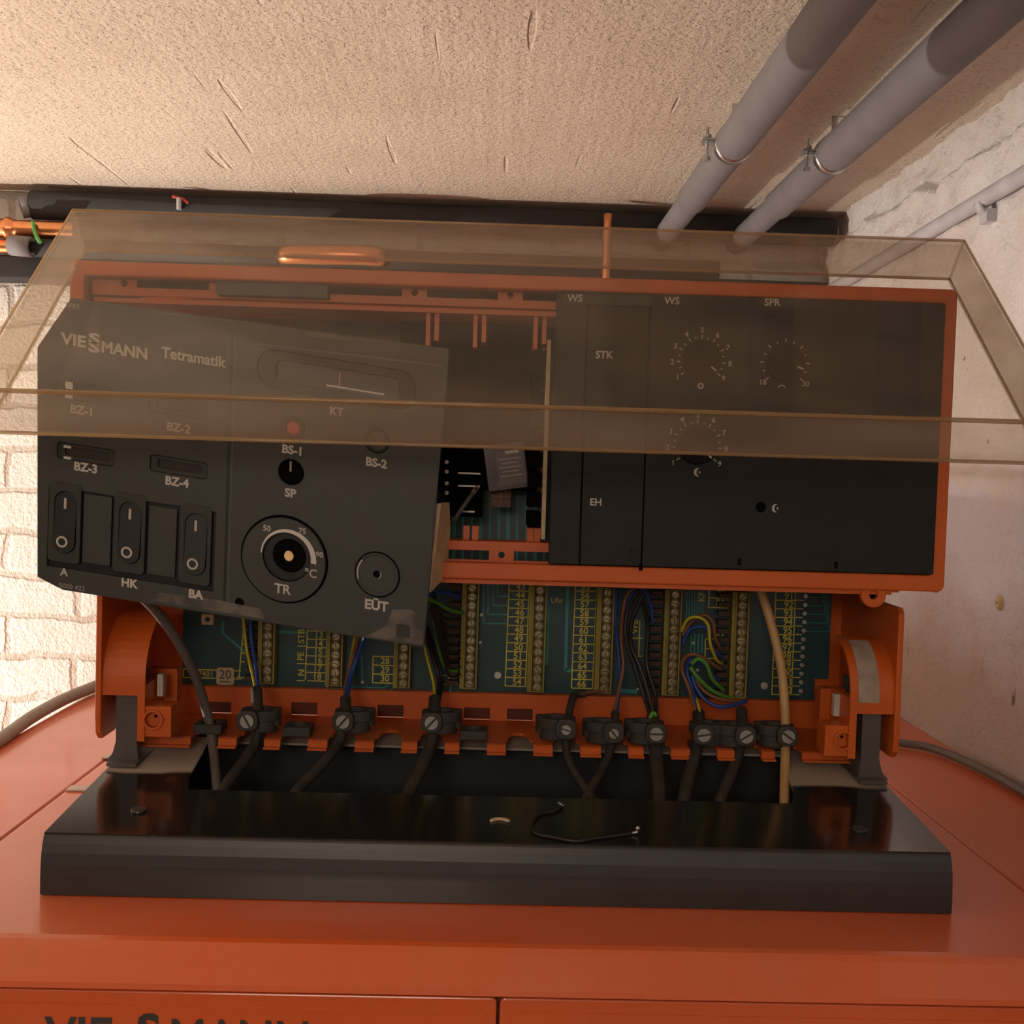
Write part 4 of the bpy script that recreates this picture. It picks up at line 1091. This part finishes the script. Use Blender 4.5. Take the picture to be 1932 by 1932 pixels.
# lamps and buttons
mb = MB(fp(553, 808)); mb.shape([circ(21.5), circ(13)[::-1]], 1, 8, 1); o = mb.build('warning_lamp', 'panel_recess', pan)
mb = MB(fp(553, 808)); mb.shape(circ(13, n=24), 0, 6, 2); o2 = mb.build('red_lens', 'lamp_red', o)
mb = MB(fp(711, 832)); mb.shape([circ(22.5), circ(19)[::-1]], 1.5, 8, 1); o = mb.build('blank_button', 'switch_black', pan)
mb = MB(fp(711, 832)); mb.shape(circ(18.5), 0, 6); mb.build('button_cap', 'panel_grey', o)
mb = MB(fp(549, 891)); mb.shape([circ(23.5), circ(21)[::-1]], 1, 8, 0.6); mb.shape(circ(21.5), -6, 3); o = mb.build('key_hole', 'cavity_black', pan)
mb = MB(fp(548, 880)); mb.shape(rrect(3.5, 20, 1.5), -1, 4); mb.build('key_slot', 'grey_print', o)
# thermostat dial
M_ = fp(536, 1056); mb = MB(M_)
Mh = fp(541, 1051)
mb.shape([circ(79, n=56), circ(45, 5, 5, 36)[::-1]], 3.5, 4.5, 1.2); o = mb.build('thermostat_dial', 'panel_grey', pan)
mb = MB(Mh); mb.shape([circ(45, n=36), circ(31, 4, 3, 28)[::-1]], -4, 6, 1); mb.shape(circ(46, n=36), -9, 2); mb.build('dial_recess', 'switch_black', o)
mb = MB(fp(546, 1049)); mb.shape([circ(31, n=28), circ(12, 0, 0, 20)[::-1]], -2, 5, 1.5); mb.shape(circ(24, 2, 0, 24), -3, 5, 1.5); mb.build('dial_spindle_seat', 'cavity_black', o)
mb = MB(fp(545, 1049)); mb.shape(circ(9.5, n=16, ry=10.5), 2, 8, 2); mb.build('dial_spindle', 'brass', o)
mb = MB(Mh); mb.shape(arcband(46.5, 48.5, 178, -5, n=36, r0b=57), 4.4, 1.2); mb.build('dial_arc', 'dial_white', o)
mb = MB(M_)
mb.text('50', -34, 54, 15, front=5.0, bold=0.25); mb.text('75', 33, 59, 15, front=5.0, bold=0.25); mb.text('90', 67, 20, 14, front=5.0, bold=0.25)
mb.text('°C', 52, -18, 22, front=4.2, bold=0.3); mb.text('TR', 0, -56, 25, front=4.2, bold=0.5); mb.build('dial_figures', 'white_print', o)
# safety thermostat button
mb = MB(fp(712, 1084)); mb.shape([circ(41, n=40), circ(34, -1, 1, 36)[::-1]], 5, 6, 2); mb.shape([circ(35, -1, 1, 36), circ(7, -1, 1, 18)[::-1]], 3.5, 5); o = mb.build('reset_button', 'panel_grey', pan)
mb = MB(fp(712, 1084)); mb.shape(circ(7.5, -1, 1, 18), 0.8, 3); mb.build('button_hole', 'cavity_black', o)
mb = MB(fp(712, 1084)); mb.shape(arcband(36, 38.5, 140, 200), 5.4, 1); mb.shape(arcband(6, 7.6, -60, 40), 4.0, 1); mb.build('worn_rim', 'screw_steel', o)
# thermometer window
mb = MB(fp(636, 716)); mb.shape([rrect(299, 73, 34), rrect(232, 40, 12, 0, 0)[::-1]], -2, 9, 1.5); o = mb.build('thermometer_bezel', 'panel_recess', pan)
mb = MB(fp(640, 718)); mb.shape(rrect(234, 42, 8), -7, 3); mb.build('thermometer_window', 'window_grey', o)
mb = MB(fp(640, 718)); mb.shape(rrect(2.4, 26, 0, 0, 2), -5.5, 1.2); mb.build('thermometer_needle', 'lamp_red', o)
mb = MB(fp(640, 718)); mb.shape(rrect(110, 3, 0, 30, -12), -6, 1); mb.build('thermometer_scale', 'dial_white', o)
# corner latch holes
mb = MB()
MB(fp(452, 1137)).shape(circ(9), 0.4, 1).build('latch_hole', 'cavity_black', pan); MB(fp(760, 1190)).shape(rrect(24, 22, 1), 6, 7).build('latch_stub', 'panel_recess', pan)
# lettering
mb = MB()
def pt(s, px, py, size, bold=0.5, sx=1.0, align='CENTER'): mb.text(s, 0, 0, size, front=0.5, bold=bold, sx=sx, align=align, M=fp(px, py))
pt('BZ-1', 155, 775, 22); pt('BZ-2', 337, 808, 22); pt('BZ-3', 162, 883, 22, 0.8); pt('BZ-4', 334, 910, 22, 0.8)
pt('KT', 635, 777, 21); pt('BS-1', 552, 850, 22, 0.8); pt('BS-2', 710, 874, 22, 0.8); pt('SP', 548, 931, 22, 0.8)
pt('A', 121, 1080, 20); pt('HK', 244, 1101, 22, 0.8); pt('BA', 369, 1122, 22, 0.8); pt('EÜT', 710, 1143, 25, 0.9)
pt('VIE', 116, 639, 29, 0.9, 1.17, 'LEFT'); pt('MANN', 191, 655, 29, 0.9, 1.0, 'LEFT')
pt('S', 178, 640, 26, 1.2, 1.7); pt('S', 178, 656, 26, 1.2, 1.7)
pt('Tetramatik', 365, 675, 28, 0.7, 0.95)
mb.build('white_lettering', 'white_print', pan)
mb = MB(); pt('5000 422', 136, 1108, 13, 0.1); pt('SPER', 138, 578, 13, 0.1); mb.build('small_lettering', 'grey_print', pan)
# ridge across the upper part, its highlight painted as pale strips, worn corner, pale circuit card behind the right edge
mb = MB(); pseam((480, 648), (835, 690), 3); pseam((300, 590), (440, 606), 2); mb.build('ridge_highlight', 'grey_bracket', pan)
mb = MB()
Mc = Matrix(((0, 0, 1, 0), (1, 0, 0, 0), (0, 1, 0, 0), (0, 0, 0, 1)))
q = [PY(832, 950, 0.915), PY(848, 948, 0.975), PY(850, 1000, 0.985), PY(843, 1086, 0.985), PY(812, 1118, 0.915)]
vs = q+[v+Vector((-0.004, 0, 0)) for v in q]; n = 5
mb.add(vs, [tuple(range(n)), tuple(range(2*n-1, n-1, -1))]+[(i, (i+1) % n, n+(i+1) % n, n+i) for i in range(n)])
mb.build('rear_card', 'cream_card', pan)

# dusty grey smears along the panel's lower edge (worn paint)
sm = bpy.data.materials.new('smear_dust'); sm.use_nodes = True
nt = sm.node_tree; N = nt.nodes; L = nt.links; b = N['Principled BSDF']; b.inputs['Base Color'].default_value = (0.20, 0.18, 0.16, 1); b.inputs['Roughness'].default_value = 0.9
g = N.new('ShaderNodeNewGeometry'); nn_ = N.new('ShaderNodeTexNoise'); nn_.inputs['Scale'].default_value = 55; nn_.inputs['Detail'].default_value = 6
L.new(g.outputs['Position'], nn_.inputs['Vector']); r_ = N.new('ShaderNodeMapRange'); r_.inputs['From Min'].default_value = 0.40; r_.inputs['From Max'].default_value = 0.62; r_.inputs['To Max'].default_value = 0.6
L.new(nn_.outputs['Fac'], r_.inputs['Value']); L.new(r_.outputs['Result'], b.inputs['Alpha']); MATS['smear_dust'] = sm
MB().shape([loc(*p) for p in [(285, 1133), (420, 1155), (500, 1168), (502, 1150), (450, 1140), (400, 1130), (300, 1118)]], 0.0003, 0.0002, M=Mp).build('dust_smear', 'smear_dust', pan)
MB().shape([loc(*p) for p in [(690, 1200), (796, 1217), (799, 1180), (778, 1150), (740, 1150), (730, 1180)]], 0.0003, 0.0002, M=Mp).build('dust_smear', 'smear_dust', pan)
MB().shape([loc(*p) for p in [(440, 608), (600, 628), (700, 645), (600, 638), (500, 640), (470, 625)]], 0.0003, 0.0002, M=Mp).build('dust_smear', 'smear_dust', pan)


# ================================================================== CLEAR COVER
cov = thing('clear_cover', 'dusty clear plastic cover with rims, hinged open above the controls', 'cover', (0.021, 0.965, 1.64))
CX0, CX1 = -0.3775, 0.4205
A0 = Vector((0, 0.958, 1.6660)); A1 = Vector((0, 0.770, 1.4940))
dirn = (A1-A0).normalized(); nrm = Vector((0, -dirn.z, dirn.y)); nrm = nrm if nrm.z < 0 else -nrm     # points down and back
H_ = 0.040; T_ = 0.0028
def quadbox(p, u, v, w_):
    """box from corner p and three edge vectors"""
    vs = [p, p+u, p+u+v, p+v]; vs += [q+w_ for q in vs]
    return vs, [(0, 3, 2, 1), (4, 5, 6, 7), (0, 1, 5, 4), (2, 3, 7, 6), (1, 2, 6, 5), (3, 0, 4, 7)]
ux = Vector((1, 0, 0)); Lc = (A1-A0).length
C0 = A0+ux*CX0
mb = MB(); mb.add(*quadbox(C0+dirn*T_+ux*T_, ux*(CX1-CX0-2*T_), dirn*(Lc-2*T_), nrm*T_)); mb.build('top_pane', 'clear_pane', cov)
mb = MB(); mb.add(*quadbox(C0, ux*(CX1-CX0), dirn*T_, nrm*H_)); mb.build('rear_rim', 'clear_wall', cov)
mb = MB(); mb.add(*quadbox(C0+dirn*(Lc-T_), ux*(CX1-CX0), dirn*T_, nrm*H_)); mb.build('front_rim', 'clear_wall', cov)
for x in (0, CX1-CX0-T_):
    mb = MB(); mb.add(*quadbox(C0+ux*x+dirn*T_, ux*T_, dirn*(Lc-2*T_), nrm*H_)); mb.build('side_rim', 'clear_wall', cov)
e = 0.0011
def bead(p, q, r=e):
    mb = MB(); mb.tube([p, q], r, 8); mb.build('edge_bead', 'clear_edge', cov)
for off in (0, H_):
    a = C0+nrm*off; b_ = a+ux*(CX1-CX0)
    bead(a, b_, 0.0013); bead(a+dirn*Lc, b_+dirn*Lc, 0.0015 if off else 0.0018)
    bead(a, a+dirn*Lc); bead(b_, b_+dirn*Lc)

# ================================================================== THINGS ON THE TRAY
pp = [(1060, 1521), (1046, 1530), (1020, 1536), (1006, 1550), (1004, 1562), (1012, 1573), (1040, 1579), (1085, 1587), (1120, 1582), (1160, 1577), (1192, 1572)]
pts = smooth_path([on_tray(x, y, 0.0016) for x, y in pp])
t = thing('jumper_wire', 'short bent black jumper wire with bright ends on the tray', 'wire', pts[len(pts)//2])
MB().tube(pts, 0.0015, 8).build('insulation', 'wire_black', t)
MB().tube([on_tray(1062, 1521, 0.0016), on_tray(1053, 1514, 0.005)], 0.0013, 8).build('bare_end', 'zinc_metal', t)
MB().tube(smooth_path([on_tray(1190, 1572, 0.0016), on_tray(1204, 1569, 0.003), on_tray(1203, 1562, 0.008)]), 0.0015, 8).build('bare_end', 'zinc_metal', t)
mb = MB(Matrix.Translation(on_tray(943, 1553, 0.0008)) @ Matrix.Rotation(sl, 4, 'X'))
mb.shape(arcband(0.0065, 0.0095, 25, 155, n=12), 0.0012, 0.0018, 0.0003)
tag(own(mb, 'plastic_chip', 'cream_card'), 'small curved beige chip lying on the tray left of the jumper wire', 'chip')

# ================================================================== PIPES UNDER THE CEILING
def ceil_pipe(x, label, ysec, m='foam_grey'):
    z = 1.880
    t = thing('heating_pipe', label, 'pipe', (x, 0.9, z-0.026), 'grey insulated pipes under the ceiling')
    yc, ye = ysec
    def sleeve(y0, y1, r, nm):
        rs = [r-0.003, r-0.0008, r, r, r-0.0008, r-0.003]; ys_ = [y0, y0+0.002, y0+0.006, y1-0.006, y1-0.002, y1]
        MB().tube([(x, y, z) for y in ys_], rs, 40).build(nm, m, t)
    sleeve(-0.9, yc-0.008, 0.0248, 'insulation_sleeve')
    sleeve(yc+0.001, ye, 0.0234, 'insulation_sleeve')
    sleeve(ye-0.004, YB-0.001, 0.0198, 'insulation_sleeve')
    mb = MB(); mb.pipe((x, yc-0.010, z), (x, yc+0.006, z), 0.0256, 0.0230, 36)
    # ears with their screws on the left side
    mb.box(x-0.042, x-0.024, yc-0.009, yc+0.005, z-0.003, z-0.001); mb.box(x-0.042, x-0.024, yc-0.009, yc+0.005, z+0.002, z+0.004)
    o = mb.build('pipe_clamp', 'zinc_metal', t)
    mb = MB(); mb.tube([(x-0.035, yc-0.002, z-0.022), (x-0.035, yc-0.002, z+0.020)], 0.0022, 8); mb.tube([(x-0.035, yc-0.002, z-0.024), (x-0.035, yc-0.002, z-0.019)], 0.005, 10)
    mb.tube([(x-0.035, yc-0.002, z+0.006), (x-0.035, yc-0.002, z+0.010)], 0.0055, 6)
    mb.build('clamp_screw', 'zinc_metal', o)
    MB().tube([(x, yc-0.002, z+0.024), (x, yc-0.002, ZC+0.002)], 0.004, 10).build('threaded_rod', 'zinc_metal', t)
ceil_pipe(0.304, 'left of the two grey insulated pipes clamped under the ceiling', (PZ(1360, 300, 1.86).y, PZ(1312, 390, 1.87).y))
ceil_pipe(0.445, 'right of the two grey insulated pipes, nearer the plastered wall', (PZ(1545, 320, 1.86).y, PZ(1470, 400, 1.87).y))

# conduit on the right wall
c0, c1 = PX(1932, 330, XR-0.022), PX(1730, 450, XR-0.022)
dv = (c1-c0).normalized()
t = thing('wall_conduit', 'pale plastic conduit clipped along the right wall', 'conduit', (c0+c1)/2)
MB().tube([c0-dv*0.5, c0, c1, c1+dv*(YB-0.02-c1.y)], 0.0103, 20).build('tube', 'conduit_white', t)
pc = PX(1862, 384, XR-0.018)
mb = MB(); mb.pipe(pc-dv*0.008, pc+dv*0.008, 0.0135, 0.0104, 20); mb.box(pc.x-0.004, XR+0.012, pc.y-0.010, pc.y+0.010, pc.z-0.024, pc.z-0.008)
mb.build('conduit_clip', 'conduit_white', t)

mb = MB(); pc = PX(1887, 1137, XR-0.002)
mb.tube([pc+Vector((0.012, 0, 0)), pc+Vector((-0.001, 0, 0)), pc+Vector((-0.004, 0, 0))], [0.0105, 0.0095, 0.006], 9); mb.tube([pc+Vector((-0.004, 0, 0)), pc+Vector((-0.0055, 0, 0))], 0.002, 8)
tag(own(mb, 'wall_plug', 'cream_card'), 'small beige plug blob low on the right wall', 'wall plug')
# ================================================================== PIPES ALONG THE BACK WALL
YP = 1.945
def hz(px, py): return PY(px, py, YP)
t = thing('foam_pipe', 'black foam insulated pipe along the back wall close under the ceiling', 'pipe', (0, YP, 1.86))
z1 = 1.895
xa = hz(62, 405).x
mb = MB(); mb.pipe((xa, YP, z1), (XR-0.01, YP, z1), 0.0255, 0.012, 28); mb.build('foam_sleeve', 'foam_black', t)
# ragged cut end of the foam
mb = MB(); mb.pipe((xa-0.016, YP-0.012, z1-0.008), (xa+0.01, YP, z1), 0.019, 0.011, 14); mb.build('foam_end', 'foam_grey', t)
def copper(label, z, r, x_end, fit):
    t = thing('copper_pipe', label, 'pipe', (-1.0, YP-0.02, z-r), 'copper pipes at the back left')
    MB().tube([(-1.9, YP-0.02, z), (x_end, YP-0.02, z)], r, 20).build('tube', 'copper', t)
    if fit is not None:
        mb = MB(); mb.tube([(fit-0.05, YP-0.02, z), (fit-0.008, YP-0.02, z), (fit-0.004, YP-0.02, z), (fit, YP-0.02, z), (fit+0.006, YP-0.02, z), (fit+0.010, YP-0.02, z)],
                           [r*1.12, r*1.12, r*1.32, r*1.32, r*1.1, r*1.05], 20); mb.build('press_fitting', 'copper', t)
    return t
zc1 = hz(60, 435).z; zc2 = hz(30, 470).z
copper('upper of the two bright copper pipes, with a fitting, at the far left', zc1-0.0018, 0.0155, hz(150, 440).x, hz(28, 435).x)
copper('lower of the two bright copper pipes, running into grey foam', zc2, 0.0125, hz(55, 470).x, None)
t = thing('foam_pipe', 'grey foam insulation end with a dark hollow below the upper copper pipe', 'pipe', hz(80, 475))
xq = hz(42, 468).x
mb = MB(); mb.pipe((xq+0.02, YP-0.02, zc2), (0.40, YP-0.02, zc2), 0.0165, 0.0125, 24); mb.build('foam_sleeve', 'foam_black', t)
mb = MB(); mb.pipe((xq-0.004, YP-0.034, zc2), (xq+0.035, YP-0.040, zc2-0.003), 0.0180, 0.0115, 14); mb.build('foam_end', 'foam_grey', t)
mb = MB(); pz_ = pxpath([(62, 418, YP-0.040), (65, 436, YP-0.044), (70, 448, YP-0.05), (76, 458, YP-0.052)]); mb.tube(pz_, 0.0036, 8)
tag(own(mb, 'cable_tie', 'green_tie'), 'green tie looped over the upper copper pipe', 'cable tie')
mb = MB(); za, zb = hz(60, 527).z, hz(60, 484).z
mb.box(-1.9, XR-0.012, YP-0.01, YB-0.002, za, zb)
tag(own(mb, 'cable_duct', 'foam_black', bev=0.003), 'flat black duct running along the back wall below the copper pipes', 'duct')
# a copper riser and branches seen through the cover
mb = MB(); x = hz(1139, 500).x; mb.tube(smooth_path([(x, YP-0.045, 1.05), (x, YP-0.045, 1.84), (x, YP-0.040, 1.858), (x, YP-0.022, 1.872)]), 0.008, 14)
tag(own(mb, 'copper_pipe', 'copper'), 'thin upright copper pipe seen through the clear cover', 'pipe')
mb = MB(); a = hz(560, 492); b_ = hz(705, 494); mb.tube(smooth_path([(a.x-0.015, YB-0.004, a.z), (a.x-0.015, YP-0.03, a.z), (a.x+0.01, YP-0.055, a.z), (b_.x-0.01, YP-0.055, b_.z), (b_.x+0.015, YP-0.03, b_.z), (b_.x+0.015, YB-0.004, b_.z)]), 0.018, 16)
tag(own(mb, 'copper_pipe', 'copper'), 'short thick copper pipe seen through the clear cover, left of centre', 'pipe')
# red screw anchor in the ceiling
c = hz(345, 386)
t = thing('wall_anchor', 'small red headed anchor just under the ceiling above the cover', 'anchor', c)
mb = MB(); mb.tube([c+Vector((0.002, -0.03, -0.016)), c+Vector((0.002, -0.03, 0.004))], 0.0045, 10); mb.build('shank', 'conduit_white', t)
mb = MB(); mb.tube([c+Vector((-0.010, -0.03, 0.007)), c+Vector((0.008, -0.03, 0.003)), c+Vector((0.018, -0.028, -0.004))], 0.0028, 8); mb.build('red_head', 'red_plastic', t)

# ================================================================== CABLES ON THE BOILER TOP
def ztop(px, py, up): return PZ(px, py, ZT+up)
mb = MB(); mb.tube(smooth_path([ztop(-60, 1432, 0.004), ztop(0, 1396, 0.006), ztop(60, 1353, 0.008), ztop(120, 1320, 0.009), ztop(182, 1294, 0.010), ztop(250, 1270, 0.010), ztop(330, 1262, 0.009)]), 0.0085, 12)
tag(own(mb, 'loose_cable', 'cable_pale'), 'grey cable lying along the left edge of the boiler top', 'cable')
mb = MB(); mb.tube(smooth_path([ztop(1640, 1392, 0.007), ztop(1700, 1401, 0.007), ztop(1760, 1412, 0.007), ztop(1830, 1440, 0.007), ztop(1890, 1470, 0.007), ztop(1960, 1510, 0.007)]), 0.0052, 12)
tag(own(mb, 'loose_cable', 'cable_grey'), 'thin brown grey cable lying along the right edge of the boiler top', 'cable')
